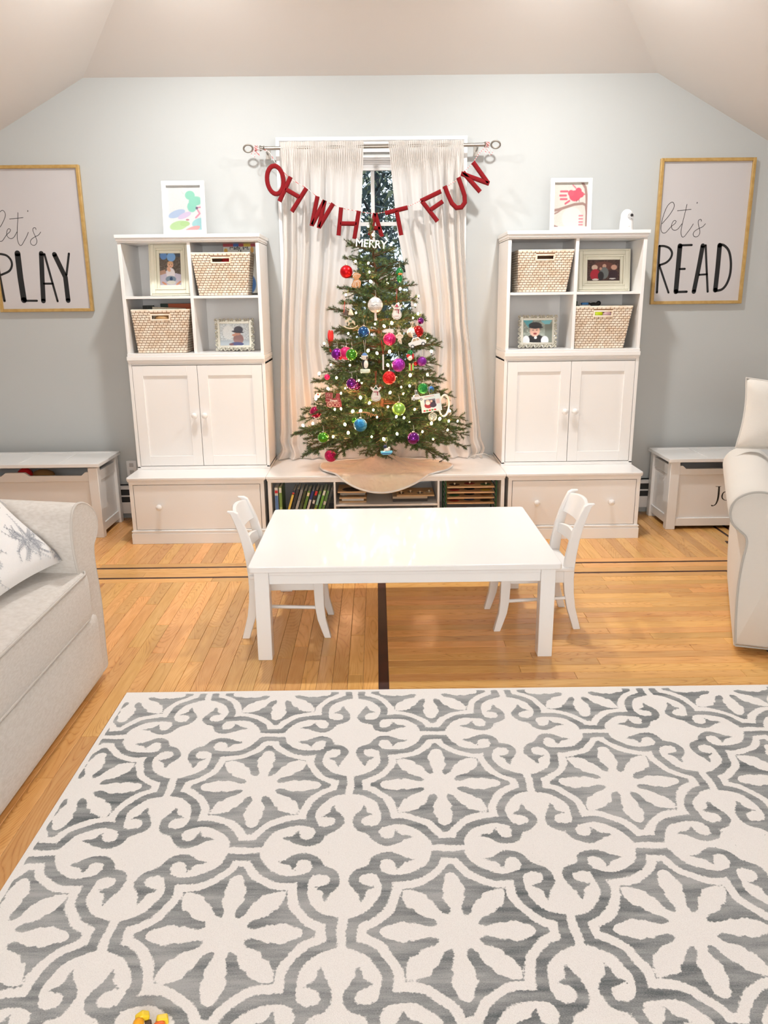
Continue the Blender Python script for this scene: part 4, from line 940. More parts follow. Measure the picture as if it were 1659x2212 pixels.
# ================================================================== TOY CHESTS
def chest(lab, x0, x1, y0, y1, H, gap, mirror):
    cx = (x0+x1)/2; w = (x1-x0)/2; t = thing('toy_chest', lab, 'chest', (cx, 0, 0)); L_ = .062
    for sx in (-1, 1):
        for yy in (y0, y1-.05):
            xx = sx*w-(L_ if sx > 0 else 0)
            MB().box(xx, xx+L_, yy, yy+.05, 0, H-.012).build('corner_post', WHITE, t, bevel=.003)
        xs = sx*(w-.02)
        MB().box(min(xs, xs-sx*.012), max(xs, xs-sx*.012), y0+.05, y1-.05, .05, H-.05).box(min(xs+sx*.008, xs-sx*.01), max(xs+sx*.008, xs-sx*.01), y0+.05, y1-.05, .03, .085).build('side_panel', WHITE, t, bevel=.0015)
        MB().box(min(xs+sx*.008, xs-sx*.01), max(xs+sx*.008, xs-sx*.01), y0+.05, y1-.05, H-.11, H-.045).build('side_rail', WHITE, t, bevel=.0015)
    MB().box(-w+L_, w-L_, y0+.018, y0+.03, .05, H-.10).box(-w+L_, w-L_, y1-.03, y1-.018, .05, H-.03).build('front_panel', WHITE, t)
    MB().box(-w+L_, w-L_, y0+.006, y0+.03, .022, .075).build('bottom_rail', WHITE, t, bevel=.002)
    a, b = H-.100, H-.062; pt = H-.040
    pr_ = [(-w+L_, a), (w-L_, a), (w-L_, pt), (w-L_-.02, pt), (w-L_-.045, b), (.09, b), (.06, pt), (-.06, pt), (-.09, b), (-w+L_+.045, b), (-w+L_+.02, pt), (-w+L_, pt)]
    MB().prism(pr_, 'y', y0+.006, y0+.03).build('top_rail', WHITE, t, bevel=.0015)
    MB().box(-w+.03, w-.03, y0+.04, y1-.03, .045, .055).build('bottom_board', DARK, t)
    MB().box(-w+L_, w-L_, y0+.031, y0+.034, .05, H-.105).build('lining', DARK, t)
    # lid: frame and recessed panels
    lw = w+.02; ly0, ly1 = y0-.022, y1+.004; z0, z1 = H+gap, H+gap+.022
    lid = MB().box(-lw, lw, ly0, ly1, z0, z1-.004)
    n = 4; f = .045; lid.box(-lw, lw, ly0, ly0+f, z1-.004, z1).box(-lw, lw, ly1-f, ly1, z1-.004, z1)
    for i in range(n+1):
        xx = -lw+(2*lw-f)*i/n; lid.box(xx, xx+f, ly0+f, ly1-f, z1-.004, z1)
    lid.build('lid', WHITE, t, bevel=.0015)
    return t
cl = chest('white toy chest with a panelled lid against the wall on the left', -2.93, -1.868, -.487, -.075, .478, -.003, False)
cr = chest('white toy chest with black lettering Jo on its front on the right', 1.823, 2.88, -.458, -.075, .468, -.012, True)
tag(MB().ball((0, 0, 0), .05).build('toy_ball', BALLR), 'red ball seen through the gap under the left toy chest lid', 'ball').location = (-2.37, -.40, .405)
tag(MB().ball((0, 0, 0), .05, sc=(1.5, .8, .8)).build('stuffed_toy', mat('plush_brown', rgb(140, 104, 60), .95)), 'brown plush toy beside the red ball inside the left toy chest', 'toy').location = (-2.26, -.38, .40)
# lettering Jo
mb = MB(); kk = 5.74; g2 = lambda x_, y_: at(1370+x_/kk, 940+y_/kk, y=-.4405)
def ser(pts, ws):
    q = spline([(g2(*p)[0]-2.3515, g2(*p)[2]) for p in pts], 5); w_ = list(np.interp(np.linspace(0, 1, len(q)), np.linspace(0, 1, len(ws)), ws)); mb.band(q, [w/kk/332 for w in w_], .001, -.4395)
ser([(1053, 640), (1048, 720), (1035, 800), (1010, 855), (975, 878)], [22, 24, 22, 14, 8]); ser([(975, 874), (962, 874), (958, 866)], [14, 16, 12]); ser([(1010, 636), (1045, 638), (1078, 636)], [5, 7, 5])
ser([(1140, 700), (1108, 712), (1090, 750), (1095, 785), (1125, 808)], [6, 12, 18, 14, 6])
q2 = [(1140, 700), (1172, 712), (1190, 750), (1182, 785), (1155, 806), (1125, 808)]; ser(q2, [6, 10, 18, 16, 8, 6])
mb.build('lettering', INK, cr, smooth=None)

# ================================================================== SOFAS
def soft_box(mb, x0, x1, y0, y1, z0, z1, r, n=4, crown=0, seed=0):
    """rounded cushion as a superellipsoid-like grid box"""
    def rr(t, a, b):  # parametric coordinate
        return a+(b-a)*t
    N = 14; rings = []
    cx, cy, cz = (x0+x1)/2, (y0+y1)/2, (z0+z1)/2; hx, hy, hz = (x1-x0)/2, (y1-y0)/2, (z1-z0)/2
    zs = [-1, -.985, -.93, -.8, -.5, 0, .5, .8, .93, .985, 1]
    prof = []
    for z in zs:
        k = r*(1-math.sqrt(max(0, 1-max(0, (abs(z)*hz-(hz-r))/r)**2))) if abs(z)*hz > hz-r else 0
        prof.append((z*hz, k))
    def rect(ix, iy, rad, m=7):
        pts = []
        for sx, sy, a0 in ((1, 1, 0), (-1, 1, 90), (-1, -1, 180), (1, -1, 270)):
            for q in range(m): a = R_(a0+q*90/(m-1)); pts.append((cx+sx*(ix-rad)+rad*math.cos(a), cy+sy*(iy-rad)+rad*math.sin(a)))
        return pts
    for z, k in prof:
        rad = max(.004, r-k*.3)
        rings.append([(p[0], p[1], cz+z) for p in rect(hx-k, hy-k, rad)])
    mb.loft(rings, caps=False)
    # crowned caps
    for sgn, zz, k in ((1, hz, prof[-1][1]), (-1, -hz, prof[0][1])):
        prev = rect(hx-k, hy-k, max(.004, r-k*.3)); rr_ = [[(p[0], p[1], cz+zz) for p in prev]]
        for s_, c_ in ((.8, .55), (.5, .85), (.2, 1.0)):
            rr_.append([(cx+(p[0]-cx)*s_, cy+(p[1]-cy)*s_, cz+zz+sgn*crown*c_) for p in prev])
        if sgn < 0: rr_ = rr_[::-1]
        mb.loft(rr_ if sgn > 0 else rr_, caps=False)
        last = rr_[-1] if sgn > 0 else rr_[0]; mb.add(last, [tuple(range(len(last))) if sgn > 0 else tuple(range(len(last)-1, -1, -1))])
    return mb
# left sofa (faces the room, +x)
t = thing('sofa', 'long cream linen slipcovered sofa with a rolled arm on the left', 'sofa', (0, 0, 0))
XF = -1.205
pan = [(209, 1462), (232, 1445), (228, 1385), (221, 1310), (213, 1255), (206, 1215), (203, 1180), (208, 1158), (211, 1138), (209, 1116), (201, 1100), (188, 1089), (174, 1087), (163, 1095), (157, 1115), (156, 1150), (160, 1185), (166, 1216), (176, 1260), (190, 1340), (200, 1400)]
pl = [at(u, v, x=XF) for u, v in pan]; pl = [(p[1], p[2]) for p in pl]
pl = [tuple(p) for p in spline(pl, 4, closed=True)]
zmin = .035; pl = [(a, max(zmin, b)) for a, b in pl]
rings = []
for k, dx, sc_ in ((0, 0, .985), (1, -.012, 1.0), (2, -.2, 1.0), (3, -.5, 1.0), (4, -.80, 1.0)):
    my, mz = sum(p[0] for p in pl)/len(pl), sum(p[1] for p in pl)/len(pl)
    rings.append([(XF+dx, my+(p[0]-my)*sc_+(-dx)*.10, mz+(p[1]-mz)*sc_+(.035*(-dx) if p[1] > .5 else 0)) for p in pl])
MB().loft(rings).build('arm', SOFA, t, smooth=60)
MB().tube([(XF-.004, p[0], p[1]) for p in pl], .0055, 8, closed=True).build('piping', PIPE, t)
mb = MB(); soft_box(mb, -2.0, -1.182, -4.70, -2.555, .30, .505, .035, crown=.012); mb.build('seat_cushion', SOFA, t, smooth=60)
mb = MB()
for z in (.497, .318): mb.tube([(-1.187, -4.66, z), (-1.185, -3.6, z), (-1.187, -2.60, z), (-1.20, -2.565, z), (-1.25, -2.558, z)], .005, 8)
mb.build('cushion_piping', PIPE, t)
mb = MB(); soft_box(mb, -2.0, -1.19, -4.70, -2.50, .035, .305, .02); mb.build('skirt', SOFA, t, smooth=60)
mb = MB(); soft_box(mb, -2.28, -1.98, -4.75, -2.42, .035, .86, .07); mb.build('backrest', SOFA, t, smooth=60)
for x_, y_ in ((-1.26, -2.62), (-2.2, -2.62), (-1.26, -4.6), (-2.2, -4.6)): MB().box(x_-.025, x_+.025, y_-.025, y_+.025, 0, .05).build('leg', DARK, t)
# throw pillow with grey floral print
PILW = mat('pillow_white', (.86, .86, .86, 1), .85, bump=(250, .2, .002))
def pillow(mb, w, h, th, n=26):
    V = []; F = []
    for side in (1, -1):
        o = len(V)
        for j in range(n+1):
            for i in range(n+1):
                u, v = 2*i/n-1, 2*j/n-1
                pin = 1-.07*(1-u*u)*abs(v)**3-.0; pin2 = 1-.07*(1-v*v)*abs(u)**3
                z = side*th*((1-u**4)*(1-v**4))**.55*(.85+.15*math.cos(u*3)*math.cos(v*2.5))
                V.append((u*w/2*pin2, v*h/2*pin, z))
        for j in range(n):
            for i in range(n):
                q = (o+j*(n+1)+i, o+j*(n+1)+i+1, o+(j+1)*(n+1)+i+1, o+(j+1)*(n+1)+i); F.append(q if side > 0 else q[::-1])
    mb.add(V, F); return mb
tip = Vector(at(135, 1212, y=-2.62)); e1 = Vector(at(0, 1297, z=tip.z-.02)); 
pe = (e1-tip); pe = pe.normalized()                       # bottom edge direction
_d = Vector(ray(0, 1087)); _c = Vector(CAM); P1_ = _c+_d*((tip-_c).dot(pe)/_d.dot(pe)); ue = (P1_-tip); ue = (ue-pe*ue.dot(pe)).normalized()
nrm = pe.cross(ue)
if nrm.x < 0: nrm = -nrm
S_ = .46
th_ = thing('throw_pillow', 'white throw pillow with grey floral sprigs on the left sofa', 'pillow', (0, 0, 0))
Mx = Matrix((( -pe.x, ue.x, nrm.x, 0), (-pe.y, ue.y, nrm.y, 0), (-pe.z, ue.z, nrm.z, 0), (0, 0, 0, 1)))
if Mx.to_3x3().determinant() < 0: Mx = Matrix(((pe.x, ue.x, nrm.x, 0), (pe.y, ue.y, nrm.y, 0), (pe.z, ue.z, nrm.z, 0), (0, 0, 0, 1)))
cen = tip+pe*S_/2+ue*S_/2
Mx.translation = cen
th_.matrix_world = Mx
pillow(MB(), S_, S_, .075).build('cushion', PILW, th_, smooth=70)
# floral print as fine raised line work following the pillow surface
fl_ = MB(); r_ = random.Random(11)
def pz(u, v): return .075*((1-u**4)*(1-v**4))**.55*(.85+.15*math.cos(u*3)*math.cos(v*2.5))+.0006 if abs(u) < 1 and abs(v) < 1 else .0006
def ln(pts, w):
    q = [(p[0]*S_/2, p[1]*S_/2, pz(p[0], p[1])) for p in pts]
    V = []; F = []
    for i, p in enumerate(q):
        a = q[max(0, i-1)]; b = q[min(len(q)-1, i+1)]; dx, dy = b[0]-a[0], b[1]-a[1]; l = math.hypot(dx, dy)+1e-9
        V += [(p[0]-dy/l*w, p[1]+dx/l*w, p[2]), (p[0]+dy/l*w, p[1]-dx/l*w, p[2])]
        if i: F.append((2*i-2, 2*i-1, 2*i+1, 2*i))
    fl_.add(V, F)
def clamp(v): return max(-.97, min(.97, v))
def flower(cu, cv, R):
    for k in range(3): ln([(clamp(cu+R*.12*(k+1)*math.cos(q*.7)), clamp(cv+R*.12*(k+1)*math.sin(q*.7))) for q in range(10)], .0004)
    for ring in range(2):
        n_ = 6+ring*3; r0, r1 = R*(.32+.26*ring), R*(.72+.30*ring)
        for k in range(n_):
            a = 2*math.pi*k/n_+ring*.4+r_.uniform(-.1, .1); w = .62*math.pi/n_; pts = []
            for q in range(9):
                t_ = q/8; b_ = a-w+2*w*t_; rr2 = r0+(r1-r0)*math.sin(math.pi*t_)**.6; pts.append((clamp(cu+rr2*math.cos(b_)), clamp(cv+rr2*math.sin(b_))))
            ln(pts, .00045); ln([(clamp(cu+r0*math.cos(a)), clamp(cv+r0*math.sin(a))), (clamp(cu+r1*.8*math.cos(a)), clamp(cv+r1*.8*math.sin(a)))], .0003)
def sprig(cu, cv, a, L_):
    cb = r_.uniform(-1.3, 1.3); st = [(clamp(cu+math.cos(a+cb*q/9)*L_*q/9), clamp(cv+math.sin(a+cb*q/9)*L_*q/9)) for q in range(10)]; ln(st, .00045)
    for q in range(2, 10):
        for s in (-1, 1):
            b = a+cb*q/9+s*.8; p = st[q]; ll = .05*(1.15-q/14)
            f_ = lambda k, o: (clamp(p[0]+math.cos(b)*ll*k-math.sin(b)*o*ll), clamp(p[1]+math.sin(b)*ll*k+math.cos(b)*o*ll))
            ln([p, f_(.3, .22), f_(.65, .2), f_(1, 0), f_(.65, -.2), f_(.3, -.22), p], .0004)
for cu, cv in ((-.48, .48), (.48, .48), (-.48, -.48), (.48, -.48), (.92, .92), (-.92, .92), (.92, -.92), (-.92, -.92)):
    big = abs(cu) < .8; flower(cu, cv, .19 if big else .07)
    if big: flower(cu+.17, cv-.12, .08); flower(cu-.15, cv+.15, .07)
    for k in range(22 if big else 5): sprig(cu+r_.uniform(-.08, .08), cv+r_.uniform(-.08, .08), 2*math.pi*k/(22 if big else 5)+r_.uniform(-.2, .2), r_.uniform(.26, .46) if big else r_.uniform(.10, .18))
fl_.build('floral_print', mat('print_grey', rgb(158, 163, 172), .8), th_, smooth=None, kind='stuff')

# right armchair, turned a little toward the room
AA = R_(-22)
p0 = np.array(at(1587, 1392, z=.04)); n0 = np.array([-math.sin(-AA), -math.cos(AA), 0.])
ux = np.array([math.cos(AA), math.sin(AA), 0.]); bk_ = np.array([-math.sin(AA), math.cos(AA), 0.])
t = thing('armchair', 'cream linen armchair with rolled arm and grey piping on the right', 'armchair', (p0[0], p0[1], 0), AA)
pan = [(1588, 1394), (1589, 1340), (1594, 1270), (1603, 1215), (1612, 1180), (1611, 1160), (1598, 1147), (1583, 1132), (1577, 1112), (1581, 1092), (1595, 1076), (1617, 1066), (1642, 1063), (1668, 1068), (1690, 1084), (1702, 1110), (1700, 1140), (1690, 1170), (1688, 1250), (1690, 1415)]
pl = []
for u, v in pan:
    p = at_plane(u, v, p0, n0)-np.array([p0[0], p0[1], 0]); pl.append((p@ux, max(.035, p[2])))
pl = pl[:-1]+[(pl[-2][0], .04)]
pl = [tuple(p) for p in spline(pl[:-1], 4)]+[(pl[-2][0], .04)]
def rr3(dy, e): 
    my, mz = .12, .4
    return [(my+(p[0]-my)*e, dy, mz+(p[1]-mz)*e) for p in pl]
MB().loft([rr3(0, .97), rr3(.012, 1.0), rr3(.03, 1.04), rr3(.4, 1.05), rr3(.98, 1.05)]).build('arm', SOFA2, t, smooth=60)
MB().tube([(p[0], -.002, p[1]) for p in pl], .0048, 8, closed=True).build('piping', mat('piping_grey', (.46, .45, .42, 1), .9), t)
mb = MB(); soft_box(mb, .20, .90, .02, .80, .05, .46, .04, crown=.02); mb.build('seat', SOFA2, t, smooth=60)
mb = MB(); soft_box(mb, .06, 1.1, .84, 1.06, .05, .66, .06); mb.build('backrest', SOFA2, t, smooth=60)
mb = MB(); soft_box(mb, .90, 1.12, .02, 1.0, .05, .68, .06); mb.build('arm', SOFA2, t, smooth=60)
for x_, y_ in ((.16, .06), (1.02, .06), (.16, .98), (1.02, .98)): MB().box(x_-.025, x_+.03, y_-.0, y_+.05, 0, .05).build('leg', DARK, t)
# loose back cushion
c0 = np.array(at(1716, 902, y=-1.64)); bt = thing('back_cushion', 'plump cream cushion with piped edge leaning on the armchair back', 'cushion', tuple(c0), rot=(R_(78), R_(3), AA))
pillow(MB(), .48, .345, .085).build('cushion', SOFA2, bt, smooth=70)
e_ = [(s1*.48/2*(1-.07*(1-q*q)), q*.345/2, 0) for s1, qs in ((1, np.linspace(-1, 1, 12)),) for q in qs]
top = [(q*.24, .345/2*(1-.07*(1-q*q)), 0) for q in np.linspace(1, -1, 12)][1:]
lf = [(-.24*(1-.07*(1-q*q)), q*.345/2, 0) for q in np.linspace(1, -1, 12)][1:]
bo = [(q*.24, -.345/2*(1-.07*(1-q*q)), 0) for q in np.linspace(-1, 1, 12)][1:-1]
MB().tube(e_+top+lf+bo, .005, 6, closed=True).build('piping', PIPE, bt)

# ================================================================== BOOKS AND PUZZLES IN THE BENCH
zb_ = .096
cols = [((214, 212, 205), -.715, 0, .255, .021, 'white book with a red and blue spine at the left end of the bench', ((.86, .93, (205, 40, 50)), (.3, .8, (90, 130, 190)), (.0, .25, (110, 160, 60)))),
        ((122, 158, 76), -.690, 0, .258, .017, 'green book with a white top standing next to the white one', ((.86, .98, (225, 225, 215)), (.3, .5, (170, 190, 120))))]
for c_, x_, r_0, h_, th, lb, pr_ in cols: book('book', lb, (x_, -.605, zb_), th, .19, h_, c_, (0, r_0, 0), 'books in the bench', prints=pr_)
sl = [((28, 30, 60), -.628, 'yellow and navy spined leaning book, first of the slanted row', ((.3, .9, (236, 208, 96)), (.88, .94, (200, 60, 50)))),
      ((26, 26, 30), -.604, 'black leaning book behind the yellow one', ()),
      ((150, 152, 152), -.580, 'light grey leaning book in the slanted row', ((.2, .7, (190, 190, 188)),)),
      ((60, 74, 36), -.556, 'dark olive leaning book in the slanted row', ()),
      ((96, 140, 52), -.532, 'leaf green leaning book with an orange foot', ((.1, .3, (222, 120, 60)), (.85, .95, (240, 230, 190)))),
      ((30, 48, 120), -.508, 'blue and white leaning book in the slanted row', ((.2, .75, (225, 225, 225)),)),
      ((22, 22, 26), -.484, 'black leaning book with a red badge', ((.85, .97, (216, 50, 50)), (.62, .72, (230, 225, 220)))),
      ((110, 150, 60), -.460, 'green and yellow leaning book after the red badge one', ((.15, .5, (226, 200, 80)), (.6, .9, (150, 200, 190)))),
      ((104, 170, 54), -.434, 'bright lime leaning book in the slanted row', ((.85, .98, (230, 230, 220)),)),
      ((86, 132, 44), -.412, 'green leaning book with a white label', ((.6, .7, (235, 230, 220)),)),
      ((30, 34, 30), -.390, 'nearly black book at the right end of the slanted row', ((.3, .8, (50, 60, 54)),))]
for c_, x_, lb, pr_ in sl:
    book('book', lb, (x_-.045, -.60, zb_+.005), .0155, .18, rnd.uniform(.232, .25), c_, (0, R_(17), 0), 'books in the bench', prints=pr_)
def puzzle(lab, cx, y, z, w, d, cols_, knobs=True, group=None):
    t = thing('wooden_puzzle', lab, 'puzzle', (cx, y, z), group=group)
    MB().box(-w/2, w/2, 0, d, 0, .009).build('board', WOODL, t, bevel=.001)
    r2 = random.Random(int(z*1000)+int(cx*100))
    for k, c_ in enumerate(cols_):
        x_ = -w/2+w*(k+.5)/len(cols_)
        MB().ball((x_, .055+.03*(k % 2), .010), w/len(cols_)*.36, 12, 6, sc=(1, .8, .12)).build('puzzle_piece', mat('piece_%02x%02x%02x' % c_, rgb(*c_), .4), t)
        if knobs: MB().lathe([(.003, .009), (.003, .016), (.007, .020), (.005, .026)], 10, (x_, .04+.03*(k % 2), 0)).build('peg', mat('peg_wood', rgb(235, 215, 180), .4), t)
    return t
rk = thing('puzzle_rack', 'green wire puzzle rack in the right compartment of the bench', 'rack', (.515, -.59, .096))
mb = MB()
for s in (-1, 1):
    for yy in (0, .22): mb.tube([(s*.160, yy, 0), (s*.160, yy, .275)], .004, 6)
    mb.tube([(s*.160, 0, .275), (s*.160, .22, .275)], .004, 6); mb.tube([(s*.160, 0, .005), (s*.160, .22, .005)], .004, 6)
mb.tube([(-.160, .22, .275), (.160, .22, .275)], .004, 6); mb.tube([(-.160, 0, .005), (.160, 0, .005)], .004, 6)
mb.build('frame', GREENRACK, rk)
mb = MB()
for z in (.03, .065, .10, .135, .17, .205, .24):
    for s in (-1, 1): mb.tube([(s*.158, 0, z), (s*.158, .22, z)], .002, 5)
mb.build('runner', GREENRACK, rk)
pc = [[(60, 40, 30), (150, 50, 40), (60, 90, 50)], [(180, 60, 50), (40, 40, 40), (200, 170, 60)], [(70, 110, 60), (50, 40, 36), (160, 120, 70)], [(170, 70, 50), (60, 80, 130), (90, 70, 40)]]
for k, z in enumerate((.232, .197, .162, .127)):
    puzzle(['wooden peg puzzle on the top runner of the green rack', 'wooden puzzle second from the top in the green rack', 'wooden puzzle third from the top in the green rack', 'wooden puzzle lowest in the green rack'][k], .515, -.585, .096+z+.002, .300, .21, pc[k], k == 0, 'puzzles in the rack')
puzzle('thin wooden tray lying lowest at the left on the middle bench shelf', -.235, -.58, .2415, .175, .2, [(120, 110, 100), (90, 90, 90)], False)
puzzle('wooden tray with grey pieces in the middle of the left stack on the bench shelf', -.235, -.585, .268, .17, .2, [(200, 200, 195), (190, 190, 190), (170, 165, 160)], False)
puzzle('wooden tray on top of the left stack on the bench shelf', -.240, -.58, .305, .18, .2, [(60, 50, 44)], False)
t = thing('activity_book', 'white paper pad lying between the trays on the middle bench shelf', 'book', (-.235, -.575, .2525)); MB().box(-.07, .07, 0, .15, 0, .014).build('pages', PAGE, t, bevel=.001)
t = thing('activity_book', 'grey activity book supporting the top tray on the bench shelf', 'book', (-.235, -.575, .2905)); MB().box(-.08, .08, 0, .15, 0, .013).build('pages', mat('grey_pad', rgb(150, 146, 140), .7), t, bevel=.001)
puzzle('wide wooden animal puzzle at the right of the middle bench shelf', .165, -.575, .276, .24, .2, [(60, 50, 40), (160, 140, 110), (80, 80, 80), (190, 180, 160)], True)
t = thing('board_game', 'dark flat board game box under the wide puzzle on the bench shelf', 'box', (.13, -.57, .2415)); MB().box(-.11, .11, 0, .17, 0, .033).build('box_base', mat('box_dark', rgb(74, 66, 60), .6), t, bevel=.001)
MB().box(-.111, .111, -.001, .171, .02, .034).build('box_lid', mat('box_tan', rgb(196, 176, 150), .6), t, bevel=.001)

# ================================================================== CHRISTMAS TREE
TX, TY, TZ = -.040, -.385, ZB
NEED = [mat('needle_green', rgb(66, 92, 48), .5), mat('needle_light', rgb(106, 128, 68), .5), mat('needle_dark', rgb(34, 60, 42), .5)]
def needles(mb, p, q, rng, per=1250, ln_=.0165, m=None):
    p, q = Vector(p), Vector(q); d = q-p; L = d.length; d.normalize()
    up = Vector((0, 0, 1)); s = d.cross(up).normalized() if abs(d.z) < .95 else Vector((1, 0, 0)); u = s.cross(d)
    for k in range(int(L*per)):
        t_ = rng.random(); a = rng.uniform(0, 6.283); b = p+(q-p)*t_
        o = (s*math.cos(a)+u*math.sin(a)); dr = (o*.86+d*.62).normalized(); l = ln_*rng.uniform(.75, 1.15)
        w_ = d.cross(o)*.0013
        e = b+dr*l; m_ = rng.choice((0, 0, 1, 2)) if m is None else m
        mb.add([b-w_, b+w_, e+w_*.3, e-w_*.3], [(0, 1, 2, 3)], 1+m_)
def branch_mesh(L, seed):
    rng = random.Random(seed); mb = MB()
    droop = lambda x: -.10*x*x/max(L, .2)+.03*x
    pts = [(x, rng.uniform(-.004, .004), droop(x)) for x in np.linspace(0, L, 7)]
    mb.tube(pts, [.006*(1-i/9) for i in range(7)], 5)
    for i in range(6): needles(mb, pts[i], pts[i+1], rng)
    x = .04 if L < .25 else L*.22
    sgn = 1
    while x < L-.01:
        for s in (1, -1):
            if L < .12 and rng.random() < .4: continue
            tl = min(.17, (.30*(L-x)+.045))*rng.uniform(.8, 1.15)
            a = R_(rng.uniform(32, 55)); b0 = Vector((x, 0, droop(x))); e = b0+Vector((math.cos(a)*tl, s*math.sin(a)*tl, rng.uniform(-.25, .22)*tl))
            mb.tube([b0, e], [.0028, .0018], 4, m=0); needles(mb, b0, e, rng)
            if tl > .09:
                for s2 in (1, -1):
                    b1 = b0+(e-b0)*.55; a2 = a*s+s2*.7; e2 = b1+Vector((math.cos(a2)*tl*.42, math.sin(a2)*tl*.42, rng.uniform(-.2, .2)*tl)); needles(mb, b1, e2, rng)
        x += rng.uniform(.038, .055)
    return mb.mesh('branch', [BARK]+NEED, smooth=None)
BL = [.09, .14, .20, .27, .34, .42, .50, .58]
BM = {l: [branch_mesh(l, 10*i+s) for s in range(2)] for i, l in enumerate(BL)}
tree = thing('christmas_tree', 'small decorated artificial Christmas tree standing on the bench', 'Christmas tree', (TX, TY, TZ))
MB().tube([(0, 0, 0), (-.004, 0, .4), (-.008, 0, .8), (-.03, 0, 1.2), (-.062, 0, 1.48)], [.022, .019, .015, .011, .005], 10).build('trunk', BARK, tree)
def trad(z):    # visible radius by world height
    return float(np.interp(z, [.50, .58, .72, .80, .95, 1.06, 1.20, 1.37, 1.48, 1.62, 1.80, 1.90, 1.97], [.36, .46, .57, .53, .43, .42, .37, .31, .255, .205, .165, .07, .03]))
def txc(z): return TX+float(np.interp(z-TZ, [0, .8, 1.2, 1.5], [-.005, -.008, -.030, -.062]))
r_ = random.Random(21); BR = []
z = .665; lay = 0
while z < 1.80:
    R0 = trad(z); n = max(4, int(4+R0*15)); ph = r_.uniform(0, 6.28)
    for k in range(n):
        a = ph+2*math.pi*k/n+r_.uniform(-.18, .18); L = R0*r_.uniform(.80, 1.05); zz = z+r_.uniform(-.03, .03)
        ca, sa = math.cos(a), math.sin(a)
        if sa > 0: L = min(L, (-.135-TY)/max(sa, .01)) if sa > .25 else L
        if sa < 0: L *= (1+.0*sa)
        if L < .08: continue
        pit = np.interp(z, [.6, .75, 1.2, 1.7, 1.9], [-5, 0, 8, 16, 38])+r_.uniform(-9, 9)
        pass
        bl = min(BL, key=lambda q: abs(q-L)); o = bpy.data.objects.new('branch', r_.choice(BM[bl])); COL.objects.link(o); o.parent = tree
        s_ = L/bl; o.scale = (s_, s_*(1 if bl > .1 else 1), s_)
        o.location = (txc(zz)-TX, 0, zz-TZ-math.sin(R_(pit))*L*.35); o.rotation_euler = (r_.uniform(-.5, .5), -R_(pit), a); BR.append((o.location.copy(), a, R_(pit), L))
    z += np.interp(z, [.6, 1.2, 1.9], [.058, .070, .085])
for a in (0, 2.1, 4.2):
    o = bpy.data.objects.new('branch', BM[.14][0]); COL.objects.link(o); o.parent = tree; o.location = (-.062, 0, 1.40); o.rotation_euler = (a, -R_(86), .3*a); o.scale = (.9, .45, .45)
# explicit long low branches seen in the photo
for a, zz, pit, L in ((3.22, .78, -8, .60), (3.35, .70, -14, .56), (-.10, .80, -6, .55), (-.30, .74, -12, .56), (-1.5, .70, -22, .34), (-1.75, .68, -34, .22), (-1.35, .70, -38, .20), (-2.45, .72, -20, .44), (-.70, .72, -18, .46), (-2.85, .72, -14, .52), (-.3, .66, -16, .46)):
    bl = min(BL, key=lambda q: abs(q-L)); o = bpy.data.objects.new('branch', r_.choice(BM[bl])); COL.objects.link(o); o.parent = tree
    o.location = (0, 0, zz-TZ); o.rotation_euler = (0, -R_(pit), a); o.scale = (L/bl,)*3; BR.append((o.location.copy(), a, R_(pit), L))

# tree skirt: a round cloth draped over the bench, its front hanging over the edge
t = thing('tree_skirt', 'peach round tree skirt with white edging draped over the bench front', 'tree skirt', (0, 0, 0))
NR, NA = 34, 120; V = []; rim = []
SX, SY = -.028, -.375
def skirt_pt(k, a):
    R = (.432+.012*math.sin(3*a+1))*k; x = SX+R*math.cos(a)*1.0; yy = SY+R*math.sin(a)*(.84 if math.sin(a) < 0 else .56)
    bump = .085*math.exp(-(k/.33)**2)+.010*math.sin(5*a+.7)*k*(1-k)*2+.006*math.sin(11*a)*k*(1-k)*2
    fold = .07*(mnoise.noise((x*7, yy*11, 3.3)))*k*(1.15-k)+.012*math.exp(-((a-2.35) % 6.283)**2/.02)*k*(1-k)*3
    fold = max(fold, -.075*math.exp(-(k/.33)**2)-.0)
    z = ZB+.006+bump+fold
    edge = YB-.006
    if yy < edge:
        over = edge-yy; z = ZB+.006-over*1.15; yy = edge-.010-.05*over+.004*math.sin(9*a)
    elif yy < edge+.03: z += -.002*(1-(yy-edge)/.03)
    return (x, yy, z)
for j in range(NR+1):
    for i in range(NA): V.append(skirt_pt(.04+.96*j/NR, 2*math.pi*i/NA))
F = [(j*NA+i, j*NA+(i+1) % NA, (j+1)*NA+(i+1) % NA, (j+1)*NA+i) for j in range(NR) for i in range(NA)]
F = [f[::-1] for f in F]
SKM = mat('skirt_velvet', (.80, .62, .49, 1), .85, sheen=.4, bump=(9, .9, .04), var=((.80, .70, .53, 1), 5, (1, 1, 1)))
MB().add(V, F).build('cloth', SKM, t, smooth=80)
MB().tube([skirt_pt(1.0, 2*math.pi*i/NA) for i in range(NA)], .006, 8, closed=True).build('edging', mat('white_edging', (.82, .8, .78, 1), .8), t)
# wire from the tree to the wall
tag(MB().tube(spline([(.27, -.40, .72), (.31, -.42, .63), (.27, -.43, .57), (.34, -.42, .52), (.37, -.40, .49), (.33, -.36, .455), (.36, -.25, .437)], 6), .0022, 6).build('power_cord', mat('cord_green', rgb(26, 34, 24), .5)), 'dark cord of the tree lights hanging below the right branches', 'cord')
tag(MB().tube(spline([(.56, -.12, .436), (.60, -.16, .46), (.66, -.15, .462), (.70, -.12, .437)], 6), .0022, 6).build('power_cord', mat('cord_white', (.7, .7, .68, 1), .5)), 'pale cord lying on the bench beside the right cabinet', 'cord')

